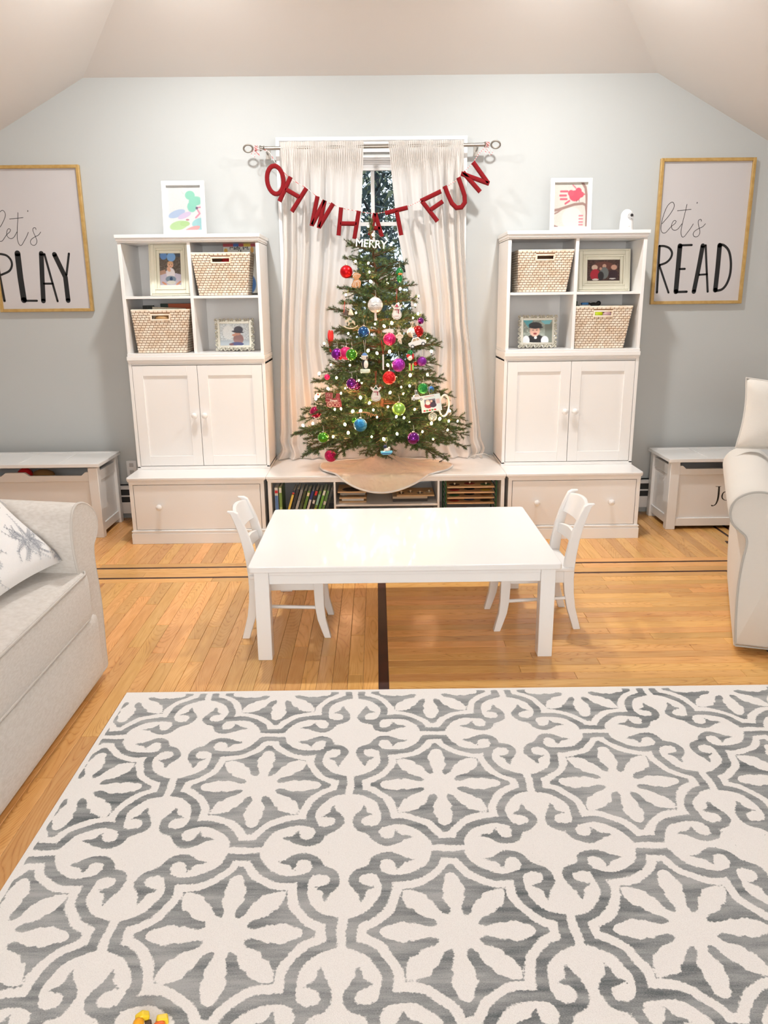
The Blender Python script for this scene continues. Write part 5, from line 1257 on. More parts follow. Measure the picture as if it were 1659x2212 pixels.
# ------------------------------------------------------------------ things hung on the tree
kt = 1659/400
def tp(x, y, out=1.0):
    """a point on the camera side of the tree for a spot of the tree close-up"""
    u, v = 610+x/kt, 560+y/kt; yy = TY
    for _ in range(6):
        p = at(u, v, y=yy); R = trad(p[2])*.93; dx = p[0]-txc(p[2]); h = R*R-dx*dx
        yy = TY-(math.sqrt(h) if h > 0 else 0)*out*.88-.01
    return at(u, v, y=yy)
LIGHTS = []
def glass_mat(name, col, kind):
    if kind == 'shiny': return mat(name, col, .06, metal=.85, coat=.5)
    if kind == 'satin': return mat(name, col, .32, metal=.7)
    if kind == 'matte': return mat(name, col, .45, metal=.35)
    if kind == 'clear': return mat(name, col, .04, trans=.75, ior=1.2, coat=.8)
    m = mat(name, col, .35, metal=.55)
    if not m.get('g'):
        m['g'] = 1; nt = m.node_tree; b = nt.nodes['Principled BSDF']; tc = nt.nodes.new('ShaderNodeTexCoord'); v = nt.nodes.new('ShaderNodeTexVoronoi'); v.inputs['Scale'].default_value = 330
        nt.links.new(tc.outputs['Object'], v.inputs['Vector']); nm = nt.nodes.new('ShaderNodeVectorMath'); nm.operation = 'MULTIPLY_ADD'; nm.inputs[1].default_value = (.9, .9, .9)
        sb = nt.nodes.new('ShaderNodeVectorMath'); sb.operation = 'SUBTRACT'; sb.inputs[1].default_value = (.5, .5, .5); nt.links.new(v.outputs['Color'], sb.inputs[0])
        g = nt.nodes.new('ShaderNodeNewGeometry'); nt.links.new(sb.outputs[0], nm.inputs[0]); nt.links.new(g.outputs['Normal'], nm.inputs[2])
        nr = nt.nodes.new('ShaderNodeVectorMath'); nr.operation = 'NORMALIZE'; nt.links.new(nm.outputs[0], nr.inputs[0]); nt.links.new(nr.outputs[0], b.inputs['Normal'])
    return m
GCAP = mat('ornament_cap', rgb(200, 196, 186), .3, metal=.9)
CRM = dict(red=rgb(205, 20, 30), blue=rgb(50, 105, 170), pink=rgb(205, 30, 105), purple=rgb(120, 25, 140), lpurple=rgb(160, 40, 165), magenta=rgb(190, 15, 90), green=rgb(80, 165, 40), dgreen=rgb(30, 130, 60), lime=rgb(150, 200, 90), white=(.82, .80, .78, 1), cyan=rgb(40, 125, 175), plum=rgb(110, 10, 80), clear=(.8, .85, .86, 1))
def bauble(x, y, r, col, kind, lab, out=1.12, cat='ornament'):
    p = tp(x, y, out); rr_ = r/kt/ (F_/ (p[1]-CAM[1])) * 1.0
    d = float((np.array(p)-CAM)@FWD); rr_ = r/kt/F_*d
    t = thing('bauble', lab, cat, tuple(p), group='round baubles on the tree')
    MB().ball((0, 0, 0), rr_, 28, 18).build('ball', glass_mat(f'bauble_{col}_{kind}', CRM[col], kind), t, smooth=80)
    MB().lathe([(rr_*.20, rr_*.93), (rr_*.21, rr_*1.02), (rr_*.20, rr_*1.12), (rr_*.06, rr_*1.14)], 12).build('cap', GCAP, t)
    MB().tube([(.0, 0, rr_*1.13), (.004, .002, rr_*1.3), (0, .01, rr_*1.3+.028)], .0008, 5).build('hanging_thread', mat('thread', rgb(205, 200, 190), .6), t)
    return t
bauble(573, 112, 57, 'red', 'satin', 'large shiny red bauble at the upper left of the tree', 1.3)
bauble(728, 652, 53, 'blue', 'shiny', 'glossy steel blue bauble above the penguin ornament')
bauble(960, 715, 57, 'pink', 'glitter', 'pink glitter bauble in the middle of the tree')
bauble(1238, 552, 30, 'purple', 'shiny', 'small purple bauble at the right edge above the car ornament', .9)
bauble(1212, 648, 54, 'red', 'shiny', 'glossy dark red bauble behind the upper white car ornament', .95)
bauble(1160, 655, 44, 'white', 'satin', 'pale silver bauble half hidden left of the dark red one', .85)
bauble(490, 850, 52, 'purple', 'satin', 'plum purple bauble leftmost of the three touching baubles')
bauble(570, 842, 57, 'pink', 'matte', 'hot pink bauble between the plum and green baubles', 1.05)
bauble(620, 855, 53, 'green', 'shiny', 'glossy green bauble rightmost of the three touching baubles', 1.35)
bauble(1040, 948, 60, 'lpurple', 'glitter', 'violet glitter bauble right of the hanging white stick')
bauble(1250, 915, 43, 'purple', 'matte', 'matte purple bauble at the right edge below the car ornament')
bauble(957, 1062, 59, 'red', 'glitter', 'red glitter bauble below the violet glitter one')
bauble(620, 1115, 50, 'purple', 'shiny', 'glossy purple bauble left of the lower snowman')
bauble(665, 1135, 40, 'plum', 'shiny', 'dark plum bauble just behind the glossy purple one', .9)
bauble(1260, 1157, 48, 'dgreen', 'glitter', 'emerald green glitter bauble above the photo card')
bauble(297, 1370, 53, 'magenta', 'shiny', 'glossy magenta bauble at the far left edge')
bauble(1043, 1342, 59, 'lime', 'satin', 'pearly lime green bauble low in the middle')
bauble(698, 1485, 60, 'cyan', 'glitter', 'turquoise blue glitter bauble low on the tree', 1.1)
bauble(365, 1597, 50, 'green', 'shiny', 'glossy lime bauble at the lower left branch tips')
bauble(434, 1760, 56, 'magenta', 'glitter', 'raspberry glitter bauble hanging lowest, over the skirt', 1.05)
bauble(1173, 1603, 56, 'purple', 'shiny', 'glossy purple bauble hanging low at the right')
bauble(1345, 1410, 40, 'clear', 'clear', 'clear glass bauble below the photo card', .9)
bauble(400, 1055, 26, 'pink', 'matte', 'small pink bauble half hidden at the left', .7)
bauble(648, 1445, 30, 'green', 'shiny', 'small green bauble behind the turquoise one', .85)
bauble(1193, 935, 18, 'red', 'shiny', 'tiny red bauble left of the matte purple one', 1.0)
bauble(520, 885, 16, 'red', 'shiny', 'tiny red bauble under the plum and pink ones', 1.25)
bauble(1330, 1165, 30, 'blue', 'glitter', 'small blue bauble above the photo card corner', .8)
# white pierced ball with tassel
t = bauble(832, 410, 67, 'white', 'matte', 'large white pierced ball ornament with a tassel near the treetop', 1.3)
rr_ = .05
_d = float((np.array(t.location)-CAM)@FWD); rr_ = 67/kt/F_*_d
mb = MB()
for row, zz in enumerate((.62, .48, .35, -.35, -.48, -.62)):
    n = 14
    for k in range(n):
        a = math.pi+math.pi*(k+.5*(row % 2))/n; q = math.sqrt(1-zz*zz); mb.ball((rr_*q*math.cos(a), rr_*q*math.sin(a), rr_*zz), .0022, 6, 4)
mb.build('pierced_dots', mat('dot_dark', rgb(120, 100, 84), .8), t, kind='stuff')
MB().band([(-.022, .0), (-.012, -.004), (-.004, -.001), (.006, .003), (.014, -.001)], .002, .001, -rr_*.985).build('script_print', INK, t)
MB().tube([(0, 0, -rr_), (0, 0, -rr_-.012)], .006, 8).tube([(0, 0, -rr_-.01), (.002, 0, -rr_-.045)], [.006, .008], 8).build('tassel', mat('tassel_white', (.8, .78, .75, 1), .9), t)
def local_thing(name, lab, x, y, out=1.15, cat='ornament', rot=(0, 0, 0), group='figures hung on the tree'):
    p = tp(x, y, out); t = thing(name, lab, cat, tuple(p), rot=rot, group=group); d = float((np.array(p)-CAM)@FWD); return t, 1/kt/F_*d
def thread(t, z0, top, col='thread', r=.0012, spread=.006):
    m = MATS.get(col) or mat('thread', rgb(205, 200, 190), .6)
    MB().tube([(-spread, 0, top), (0, 0, z0), (spread, .004, top)], r, 5).build('hanging_loop', m, t)
REDR = mat('red_ribbon', rgb(200, 30, 34), .5); TWINE = mat('jute', rgb(210, 185, 145), .8); CLAY = mat('salt_clay', rgb(240, 232, 222), .5); BRN = mat('ginger_wood', rgb(196, 140, 92), .6); LINEW = mat('icing', (.85, .82, .76, 1), .5)
# snowman ornaments (flat cookies)
def snowman(x, y, lab, hat):
    t, s = local_thing('snowman_ornament', lab, x, y, 1.35)
    def outl(e):
        pts = [(0, 78), (12, 60), (22, 48), (34, 58), (46, 62), (48, 48), (36, 34), (26, 22), (34, 4), (44, -22), (42, -44), (28, -62), (0, -70)]
        pts = pts+[(-a, b) for a, b in pts[-2:0:-1]]; return [(a*s*e, b*s*e) for a, b in pts]
    MB().prism(outl(1)[::-1], 'y', 0, -.006).build('body', CLAY, t, bevel=.0015)
    MB().band([(a, b) for a, b in outl(.86)], 2.2*s, .0008, -.006, closed=True).build('outline', mat('outline_grey', rgb(96, 80, 78), .6), t)
    MB().prism([(-16*s, 40*s), (16*s, 40*s), (10*s, 54*s), (0, 68*s), (-10*s, 54*s)], 'y', -.0062, -.0072).build('hat', mat('hat_'+hat, rgb(*((30, 84, 56) if hat == 'green' else (190, 80, 96))), .6), t)
    MB().box(-20*s, 22*s, -.0074, -.006, 14*s, 21*s).box(10*s, 18*s, -.0074, -.006, -14*s, 16*s).build('scarf', mat('scarf_red', rgb(150, 24, 40), .7), t)
    mb = MB()
    for a, b in ((-7, 32), (7, 32), (0, 4), (0, -8), (20, -16)): mb.ball((a*s, -.0066, b*s), 2.6*s, 8, 5)
    mb.build('buttons', BLACK, t, kind='stuff')
    tx = text_mb('JOSEPH', 14*s, .0004); tx.v = [(v[0], v[1]-.0068, v[2]-42*s) for v in tx.v]; tx.build('name_lettering', mat('name_pink', rgb(196, 140, 132), .6), t, smooth=None)
    MB().tube([(-6*s, 0, 200*s), (0, 0, 82*s), (7*s, .002, 200*s)], 3.2*s, 6, flat=.4).build('ribbon', REDR, t)
snowman(1025, 470, 'white clay snowman ornament with red ribbon, upper right of the tree', 'pink')
snowman(838, 1205, 'white clay snowman ornament with green hat, lower middle of the tree', 'green')
# gingerbread ornament
t, s = local_thing('gingerbread_ornament', 'brown carved bear-shaped ornament beside the top red bauble', 665, 190, 1.25)
MB().prism([(-38*s, 28*s), (-30*s, 55*s), (-10*s, 68*s), (14*s, 64*s), (42*s, 50*s), (34*s, 30*s), (16*s, 12*s), (-14*s, 10*s)][::-1], 'y', 0, -.006).build('head', BRN, t, bevel=.001)
MB().prism([(-22*s, 10*s), (-48*s, -40*s), (-40*s, -62*s), (-22*s, -60*s), (-10*s, -68*s), (20*s, -68*s), (34*s, -52*s), (40*s, -10*s), (22*s, 10*s)][::-1], 'y', 0, -.006).build('body', BRN, t, bevel=.001)
mb = MB(); mb.band([(-28*s, 30*s), (-20*s, 50*s), (8*s, 56*s), (30*s, 46*s)], 3*s, .0008, -.006).band(ell(2*s, -34*s, 16*s, 24*s, 0), 3*s, .0008, -.006, closed=True).band([(-34*s, -48*s), (-20*s, -10*s), (10*s, 0), (28*s, -12*s)], 3*s, .0008, -.006).ball((-6*s, -.006, 38*s), 4*s, 8, 5).build('carving', LINEW, t); thread(t, 66*s, 120*s)
# green glass duck
t, s = local_thing('duck_ornament', 'green glass duck ornament with orange bill at the upper right', 1050, 140, 1.1)
GG = mat('green_glass', rgb(20, 130, 66), .08, metal=.3, coat=1); MB().lathe([(4*s, 66*s), (14*s, 60*s), (28*s, 44*s), (34*s, 26*s), (30*s, 8*s), (18*s, -4*s)], 20).build('head', GG, t)
MB().lathe([(16*s, -2*s), (28*s, -20*s), (26*s, -45*s), (14*s, -62*s), (3*s, -70*s)], 18).build('body', GG, t); MB().ball((4*s, -24*s, 8*s), 18*s, 12, 8, sc=(1.1, .9, .5)).build('bill', mat('orange_bill', rgb(220, 120, 50), .3), t)
MB().lathe([(6*s, 64*s), (6*s, 76*s)], 10).build('cap', GCAP, t); thread(t, 76*s, 140*s)
# rocking horse
t, s = local_thing('rocking_horse_ornament', 'cream wooden rocking horse ornament at the left of the tree', 610, 560, 1.15)
IV = mat('ivory_wood', rgb(222, 205, 176), .5)
MB().prism([(-46*s, -6*s), (-50*s, 8*s), (-30*s, 18*s), (-20*s, 38*s), (-6*s, 48*s), (2*s, 34*s), (0, 16*s), (26*s, 12*s), (40*s, 0), (44*s, -30*s), (32*s, -28*s), (26*s, -10*s), (-4*s, -12*s), (-14*s, -34*s), (-24*s, -32*s), (-18*s, -2*s), (-30*s, 4*s)][::-1], 'y', 0, -.009).build('horse', IV, t, bevel=.002)
MB().band(spline([(-62*s, -36*s), (-36*s, -52*s), (0, -58*s), (36*s, -54*s), (66*s, -34*s)], 5), 9*s, .014, .002).build('rocker', IV, t, bevel=.001)
MB().prism([(-14*s, 12*s), (14*s, 12*s), (10*s, -6*s), (-10*s, -6*s)][::-1], 'y', -.009, -.011).build('saddle', mat('saddle_green', rgb(96, 120, 84), .6), t); thread(t, 44*s, 150*s)
t, s = local_thing('bell_ornament', 'pair of small ivory and black bells hanging above the rocking horse', 590, 480, 1.25)
for q, x_ in enumerate((-22, 22)): MB().lathe([(4*s, 34*s), (12*s, 26*s), (17*s, 4*s), (26*s, -18*s), (24*s, -20*s)], 16, (x_*s, 0, 0)).build('bell', IV if q else mat('bell_dark', rgb(80, 60, 50), .4), t)
thread(t, 34*s, 110*s)
# red heart seen edge-on
t, s = local_thing('heart_ornament', 'red wooden heart ornament turned edge-on at the left branch tips', 432, 735, 1.0, rot=(0, R_(4), R_(70)))
hp = [(0, -95), (-22, -40), (-46, 8), (-56, 50), (-44, 88), (-20, 96), (0, 72), (20, 96), (44, 88), (56, 50), (46, 8), (22, -40)]
MB().prism([(a*s, b*s) for a, b in spline(hp, 3, True)][::-1], 'y', -.004, .004).build('heart', mat('heart_red', rgb(206, 34, 44), .35), t, bevel=.001); thread(t, 85*s, 165*s)
# penguin on ice
t, s = local_thing('penguin_ornament', 'penguin figurine with blue striped hat standing on a block of ice', 740, 930, 1.3)
PB = mat('penguin_black', rgb(26, 26, 34), .35); PWH = mat('penguin_white', rgb(238, 230, 218), .4)
MB().ball((0, 0, -8*s), 36*s, 18, 12, sc=(.85, .75, 1.35)).build('body', PB, t); MB().ball((6*s, -14*s, -10*s), 28*s, 16, 10, sc=(.8, .6, 1.35)).build('belly', PWH, t)
MB().ball((0, 0, 50*s), 28*s, 16, 12).build('head', PWH, t); MB().ball((12*s, -12*s, 50*s), 18*s, 12, 8, sc=(.8, .7, 1)).build('face', PB, t); MB().ball((8*s, -28*s, 56*s), 4*s, 8, 6).build('eye', PWH, t)
MB().lathe([(0.001, 92*s), (18*s, 84*s), (28*s, 66*s), (29*s, 58*s)], 16, (-2*s, 0, 0)).build('hat', mat('hat_blue', rgb(86, 120, 168), .7), t)
MB().lathe([(30*s, 58*s), (31*s, 64*s), (29.5*s, 68*s)], 16, (-2*s, 0, 0)).build('hat_band', PWH, t)
MB().lathe([(40*s, -86*s), (47*s, -82*s), (46*s, -60*s), (42*s, -52*s), (8*s, -52*s)], 9, (0, -4*s, 0)).build('ice_block', mat('ice', rgb(214, 222, 200), .25, coat=.5), t, bevel=.001); thread(t, 90*s, 200*s)
# white stick with red ribbon
t, s = local_thing('candle_ornament', 'thin white stick ornament hanging from a red ribbon', 903, 920, 1.3)
MB().tube([(0, 0, 66*s), (0, 0, -70*s)], 7*s, 8).build('stick', mat('stick_white', (.82, .8, .78, 1), .4), t)
MB().tube([(-14*s, 0, 190*s), (-8*s, 0, 130*s), (0, 0, 64*s), (12*s, 0, 120*s), (8*s, 0, 150*s)], 5*s, 6, flat=.5).build('ribbon', REDR, t)
# wooden cars with parcels
def carorn(x, y, sc_, tilt, lab, out=1.3):
    t, s = local_thing('car_ornament', lab, x, y, out, rot=(0, R_(-tilt), 0)); s *= sc_; WC = mat('car_white', (.84, .82, .79, 1), .4)
    MB().prism([(a*s, b*s) for a, b in [(-86, -34), (84, -34), (86, -10), (66, 4), (40, 8), (20, 40), (-30, 42), (-54, 10), (-84, 4)]][::-1], 'y', 0, -.007).build('body', WC, t, bevel=.0012)
    MB().prism([(a*s, b*s) for a, b in [(-42, 10), (-26, 33), (-6, 33), (-6, 10)]][::-1], 'y', -.0068, -.0074).prism([(a*s, b*s) for a, b in [(0, 10), (0, 33), (16, 32), (30, 10)]][::-1], 'y', -.0068, -.0074).build('window', mat('car_window_tan', rgb(190, 164, 130), .5), t)
    for x_ in (-50, 52):
        w = MB().lathe([(18*s, .006), (18*s, .011), (2*s, .0112)], 18, (x_*s, 0, -34*s), '-y').build('wheel', PB, t); MB().lathe([(11*s, .011), (2*s, .0125)], 14, (x_*s, 0, -34*s), '-y').build('hubcap', WC, w)
    MB().box(-24*s, 14*s, -.006, 0, 42*s, 66*s).build('parcel', PB, t); MB().box(-18*s, 6*s, -.006, 0, 67*s, 86*s).build('parcel', mat('parcel_pattern', rgb(150, 150, 140), .6), t); MB().box(-14*s, 2*s, -.006, 0, 87*s, 104*s).build('parcel', WC, t)
    MB().box(-28*s, -24*s, -.0065, 0, 42*s, 108*s).box(-24*s, 14*s, -.0066, -.006, 52*s, 55*s).build('parcel_string', WC, t)
    MB().tube([(-18*s, 0, 190*s), (-8*s, 0, 106*s), (8*s, 0, 190*s)], 3*s, 5).build('hanging_loop', TWINE, t)
carorn(1205, 738, .95, 14, 'white wooden car ornament stacked with parcels at the right of the tree', 1.35)
carorn(1208, 1235, .62, 5, 'smaller white wooden car ornament left of the photo card', 1.3)
# angel/reindeer cookie
t, s = local_thing('angel_ornament', 'cream carved angel ornament right of the pink glitter bauble', 1048, 708, 1.2)
MB().prism([(a*s, b*s) for a, b in [(-12, 52), (12, 52), (18, 34), (36, 30), (34, 6), (18, -2), (24, -52), (-22, -52), (-12, -4), (-32, 4), (-34, 28), (-16, 34)]][::-1], 'y', 0, -.007).build('body', mat('cookie_cream', rgb(232, 214, 190), .5), t, bevel=.0015)
MB().band([(a*s, b*s) for a, b in [(-22, 20), (0, 30), (22, 20)]], 4*s, .001, -.007).band([(a*s, b*s) for a, b in [(-12, -30), (0, -18), (14, -30)]], 4*s, .001, -.007).build('carving', BRN, t); thread(t, 50*s, 110*s)
# elf with green cap and a striped present
t, s = local_thing('elf_ornament', 'small figure ornament in a green and red cap at the right of the tree', 1145, 870, 1.15)
MB().ball((0, 0, 32*s), 26*s, 14, 10, sc=(1, .8, .9)).build('cap', GG, t); MB().ball((-14*s, -4*s, 4*s), 20*s, 12, 8).build('coat', mat('elf_red', rgb(196, 30, 36), .4), t); MB().ball((24*s, 0, 0), 14*s, 12, 8, sc=(.8, .8, 1.9)).build('sleeve', MATS['elf_red'], t); MB().ball((-2*s, -10*s, -14*s), 22*s, 12, 8).build('beard', PWH, t); thread(t, 54*s, 90*s)
t, s = local_thing('present_ornament', 'tiny lime present ornament with a red stripe', 1155, 965, 1.2)
MB().box(-22*s, 22*s, -14*s, 14*s, -30*s, 30*s).build('box', mat('present_lime', rgb(150, 200, 70), .3), t, bevel=.002); MB().box(-6*s, 6*s, -15*s, 15*s, -31*s, 31*s).build('ribbon', REDR, t); MB().box(-23*s, 23*s, -15*s, 15*s, 22*s, 31*s).build('lid', GOLD, t)
# red train
t, s = local_thing('train_ornament', 'dark red engraved train ornament at the lower left', 458, 1262, 1.25, rot=(0, R_(4), 0))
TR = mat('train_red', rgb(142, 24, 30), .4); TL = mat('train_line', rgb(232, 190, 160), .5)
MB().prism([(a*s, b*s) for a, b in [(-74, 64), (-8, 64), (-8, 14), (18, 18), (22, 62), (56, 60), (54, 26), (62, 14), (70, -8), (76, -50), (56, -62), (-60, -62), (-62, -30), (-72, -10)]][::-1], 'y', 0, -.005).build('body', TR, t, bevel=.001)
mb = MB()
for cx_, r0 in ((-30, 24), (16, 15), (44, 13)): mb.band(ell(cx_*s, -42*s, r0*s, r0*s, 0), 3.5*s, .0008, -.005, closed=True)
for k in range(4): a = k*math.pi/4; mb.band([(-30*s-math.cos(a)*20*s, -42*s-math.sin(a)*20*s), (-30*s+math.cos(a)*20*s, -42*s+math.sin(a)*20*s)], 2.5*s, .0008, -.005)
for q in ([(-66, 8), (-14, 8)], [(-60, 24), (-60, 52), (-34, 52), (-34, 24)], [(40, -14), (40, 20)], [(-14, 18), (-14, 58)], [(-70, -18), (60, -18)], [(-50, 30), (-38, 46)]): mb.band([(a*s, b*s) for a, b in q], 2.5*s, .0008, -.005)
mb.build('engraving', TL, t)
tx = text_mb('Joseph', 24*s, .0005, .0003); tx.v = [(v[0]+2*s, v[1]-.0056, v[2]-10*s) for v in tx.v]; tx.build('name_lettering', mat('name_cream', rgb(250, 235, 220), .5), t, smooth=None); thread(t, 64*s, 130*s, spread=.004)
# photo card ornament
t, s = local_thing('photo_card_ornament', 'pale blue photo card ornament with a small picture, tilted at the lower right', 1330, 1290, 1.15, rot=(0, R_(-9), R_(-6)))
c = Canvas(84, 72, (214, 228, 230)); c.line([(.25, .09), (.7, .08)], .035, (206, 120, 120), .8).line([(.3, .17), (.75, .17)], .02, (150, 180, 170), .8).rect(.2, .25, .74, .72, (110, 110, 124)).ell(.36, .4, .1, .12, (228, 200, 180)).ell(.38, .6, .2, .17, (170, 34, 40)).ell(.36, .48, .11, .1, (240, 236, 230)).ell(.62, .46, .1, .12, (40, 36, 46)).ell(.6, .62, .16, .14, (60, 40, 60)).ell(.54, .38, .06, .07, (220, 180, 160))
for k in range(6): c.line([(.78+.03*k, .3), (.775+.03*k, .56)], .012, (216, 110, 100))
for k, cc in enumerate(((200, 30, 36), (90, 130, 60), (200, 40, 44), (90, 120, 60), (206, 40, 44))): c.ell(.14+.13*k, .9, .06, .05, cc)
MB().box(-92*s, 92*s, 0, .003, -76*s, 76*s).build('card', mat('card_blue', rgb(214, 228, 230), .4), t, bevel=.001); c.build('card_print', 182*s, 150*s, t, y=-.0006, z0=-75*s); thread(t, 76*s, 150*s)
# white oval ring
t, s = local_thing('ring_ornament', 'white oval ring ornament right of the photo card', 1450, 1312, .9, rot=(0, R_(4), R_(30)))
MB().band([(a, b) for a, b in ell(0, 0, 52*s, 96*s, 0)], 16*s, .008, .004, closed=True).build('ring', mat('ring_white', (.84, .82, .78, 1), .4), t, bevel=.001)
# bear on a boat
t, s = local_thing('boat_ornament', 'white bear with dark hat riding a blue boat, lowest on the tree', 932, 1712, 1.45)
MB().prism([(a*s, b*s) for a, b in [(-54, -8), (56, -4), (50, -26), (30, -38), (-30, -40), (-50, -28)]][::-1], 'y', -.012, .012).build('boat', mat('boat_blue', rgb(110, 196, 222), .3), t, bevel=.004); MB().box(-44*s, 44*s, -.0128, -.011, -30*s, -22*s).build('stripe', mat('stripe_blue', rgb(20, 80, 150), .3), t)
MB().ball((6*s, 0, 6*s), 24*s, 12, 8, sc=(1.2, .8, .7)).ball((24*s, -6*s, 22*s), 12*s, 10, 8).build('bear', PWH, t); MB().ball((-12*s, 0, 34*s), 18*s, 12, 8, sc=(1, .8, .9)).build('hat', mat('hat_navy', rgb(36, 48, 80), .5), t); thread(t, 44*s, 120*s)
# brown script name ornament
t, s = local_thing('name_ornament', 'thin brown wooden script name ornament above the turquoise bauble', 765, 1385, 1.2)
MB().band(spline([(-100*s, 8*s), (-40*s, 14*s), (20*s, 6*s)], 4), 10*s, .004, 0).build('bar', BRN, t)
MB().band([(a*s, b*s) for a, b in spline([(-10, -10), (0, 14), (8, -16), (20, 8), (26, -30), (36, 4), (44, -18), (52, -4), (62, -20), (70, -6), (80, -18)], 4)], 5*s, .004, 0).build('script', BRN, t)
# small playing-card tag, left
t, s = local_thing('tag_ornament', 'small white tag ornament with a red square at the far left', 315, 1215, 1.0, rot=(0, R_(-18), 0))
MB().prism([(a*s, b*s) for a, b in [(-34, -10), (0, 22), (34, 6), (6, -30)]][::-1], 'y', 0, -.004).build('tag', PWH, t); MB().prism([(a*s, b*s) for a, b in [(-6, 2), (4, 12), (16, 4), (6, -8)]][::-1], 'y', -.004, -.0048).build('square', REDR, t)
# red ribbon loop, upper left
t, s = local_thing('ribbon_ornament', 'narrow red ribbon hanging behind the rocking horse', 552, 440, 1.0)
MB().tube([(8*s, 0, 60*s), (2*s, 0, 0), (-6*s, 0, -60*s)], 7*s, 6, flat=.4).build('ribbon', REDR, t)
# MERRY sign at the top
MY = -.50
mp_ = at(540+790/kz, 290+712/kz, y=MY)
t = thing('merry_sign', 'silver cut-out sign reading MERRY wired to the treetop', 'sign', tuple(mp_), rot=(0, R_(5), 0))
tx = text_mb('MERRY', .062, .004, .0012); xs_ = [v[0] for v in tx.v]; k_ = (195/kz/345)/(max(xs_)-min(xs_)); tx.v = [(v[0]*k_, v[1], v[2]*1.0-.022) for v in tx.v]
tx.build('lettering', mat('merry_silver', rgb(206, 206, 200), .35, metal=.3), t, smooth=None)
MB().tube([(-.09, 0, .02), (0, .03, .075), (.09, 0, .02)], .001, 5).build('wire', GCAP, t)

# ------------------------------------------------------------------ string lights
BULB = mat('warm_bulb', (1, .8, .5, 1), .3, emit=((1, .66, .30, 1), 36))
SOCK = mat('bulb_socket', rgb(30, 50, 26), .5)
t = thing('string_lights', 'warm white fairy lights on dark wire wound through the tree', 'string lights', (0, 0, 0))
spots = [(375, 755), (568, 318), (590, 665), (780, 115), (792, 200), (1055, 265), (1040, 400), (1190, 410), (1215, 490), (1170, 525), (980, 572), (912, 600), (768, 818), (848, 842), (960, 828), (435, 945), (605, 950), (945, 948), (330, 1025), (485, 1062), (1145, 1040), (1300, 1035), (685, 1085), (410, 1160), (1065, 1145), (1140, 1135), (525, 1200), (300, 1250), (965, 1195), (1335, 825), (470, 1345), (525, 1340), (630, 1362), (815, 1350), (945, 1322), (780, 1288), (1185, 1345), (1260, 1260), (185, 1490), (272, 1472), (700, 1360), (848, 1415), (1020, 1412), (1490, 1450), (1570, 1450), (1335, 1470), (590, 1555), (455, 1590), (800, 1590), (908, 1612), (1028, 1565), (1255, 1545), (1350, 1612), (655, 20), (660, 480), (1480, 1530), (1500, 1360), (1410, 1430), (830, 580), (1300, 700), (700, 1240), (1090, 1420), (560, 1480), (1180, 1230), (770, 35), (1220, 330)]
pts_l = []
for x_, y_ in spots: pts_l.append(tuple(tp(x_, y_, 1.0)))
for zz_, x__ in ((600, 770), (720, 920), (655, 800)): pts_l.append(tuple(at(540+x__/kz, 290+zz_/kz, y=TY-.06)))
r_ = random.Random(77)
for _ in range(12):
    loc, a, pit, L = r_.choice(BR); q = r_.uniform(.25, .95)*L
    p = (TX+loc.x+math.cos(a)*math.cos(pit)*q+r_.gauss(0, .015), TY+math.sin(a)*math.cos(pit)*q, TZ+loc.z+math.sin(pit)*q+r_.gauss(0, .012))
    if p[1] < -.16 and p[2] > .5: pts_l.append(p)
bm = MB().ball((0, 0, 0), .0065, 10, 8, sc=(1, 1, 1.35)).mesh('bulb', BULB, 80)
for p in pts_l:
    o = bpy.data.objects.new('bulb', bm); COL.objects.link(o); o.parent = t; o.location = p; o.rotation_euler = (r_.uniform(-.6, .6), r_.uniform(-.6, .6), 0); o.scale = (r_.uniform(.7, 1.25),)*3
mb = MB(); srt = sorted(pts_l, key=lambda p: -p[2])
for i in range(len(srt)-1):
    a, b = Vector(srt[i]), Vector(srt[i+1])
    if (a-b).length < .30: m_ = (a+b)/2; ax_ = Vector((TX, TY, m_.z)); m_ = m_+(ax_-m_)*.2-Vector((0, 0, .02)); mb.tube([a-Vector((0, 0, .008)), m_, b-Vector((0, 0, .008))], .0013, 4)
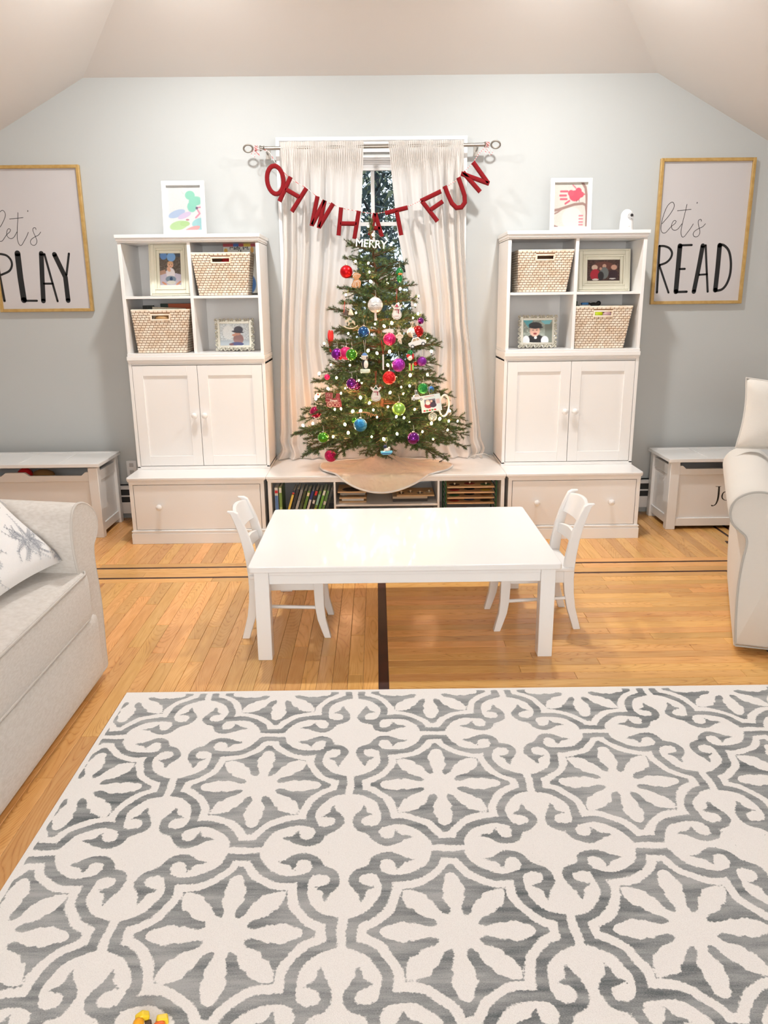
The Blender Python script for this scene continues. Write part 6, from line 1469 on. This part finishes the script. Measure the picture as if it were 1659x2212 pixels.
for p in pts_l: mb.tube([(p[0], p[1], p[2]-.018), (p[0], p[1], p[2]-.007)], .0035, 6)
for k in range(3): mb.tube([(.13+.03*k+.035*math.cos(a), -.42, .60+.025*math.sin(a)) for a in [2*math.pi*i/14 for i in range(14)]], .0018, 5, closed=True)
mb.build('wire', SOCK, t, kind='stuff')
for p in [(TX-.25, TY-.12, .66), (TX+.25, TY-.12, .68), (TX, TY-.16, .86), (TX-.20, TY-.05, .95), (TX+.20, TY-.05, .95), (TX-.30, TY+.06, .75), (TX+.30, TY+.06, .75), (TX-.1, TY-.05, 1.35), (TX+.1, TY-.05, 1.35)]:
    l = bpy.data.lights.new('fairy_glow', 'POINT'); l.energy = 3.0; l.color = (1, .50, .25); l.shadow_soft_size = .10
    o = bpy.data.objects.new('fairy_glow', l); COL.objects.link(o); o.location = p

# ------------------------------------------------------------------ toy on the rug
dk = at(313, 2192, z=.03)
t = thing('small_toy', 'tiny yellow and orange plastic toy lying on the rug at the bottom edge', 'toy', (dk[0], dk[1], .0125), R_(20))
YL = mat('toy_yellow', rgb(250, 216, 50), .35); OR = mat('toy_orange', rgb(240, 110, 40), .35)
MB().box(-.020, .012, -.045, -.012, 0, .016).build('base', mat('toy_choc', rgb(60, 34, 24), .4), t, bevel=.003)
MB().box(-.021, .013, -.046, -.044, .004, .007).box(-.021, .013, -.046, -.044, .011, .013).box(-.006, -.002, -.046, -.011, .0155, .017).build('stripes', PWH, t)
MB().prism([(-.020, .0), (.006, .0), (.010, .022), (-.004, .030), (-.020, .022)][::-1], 'y', -.012, .004).build('body', MATS['toy_yellow'], t, bevel=.003)
MB().ball((-.014, -.016, .016), .012, 12, 8).build('cheek', mat('toy_amber', rgb(245, 170, 30), .35), t)
MB().prism([(.018, .0), (.046, .0), (.046, .016), (.024, .020)][::-1], 'y', -.026, -.010).build('wing', MATS['toy_yellow'], t, bevel=.003)
MB().ball((.026, -.030, .010), .010, 12, 8, sc=(1.3, 1, .8)).build('foot', OR, t)
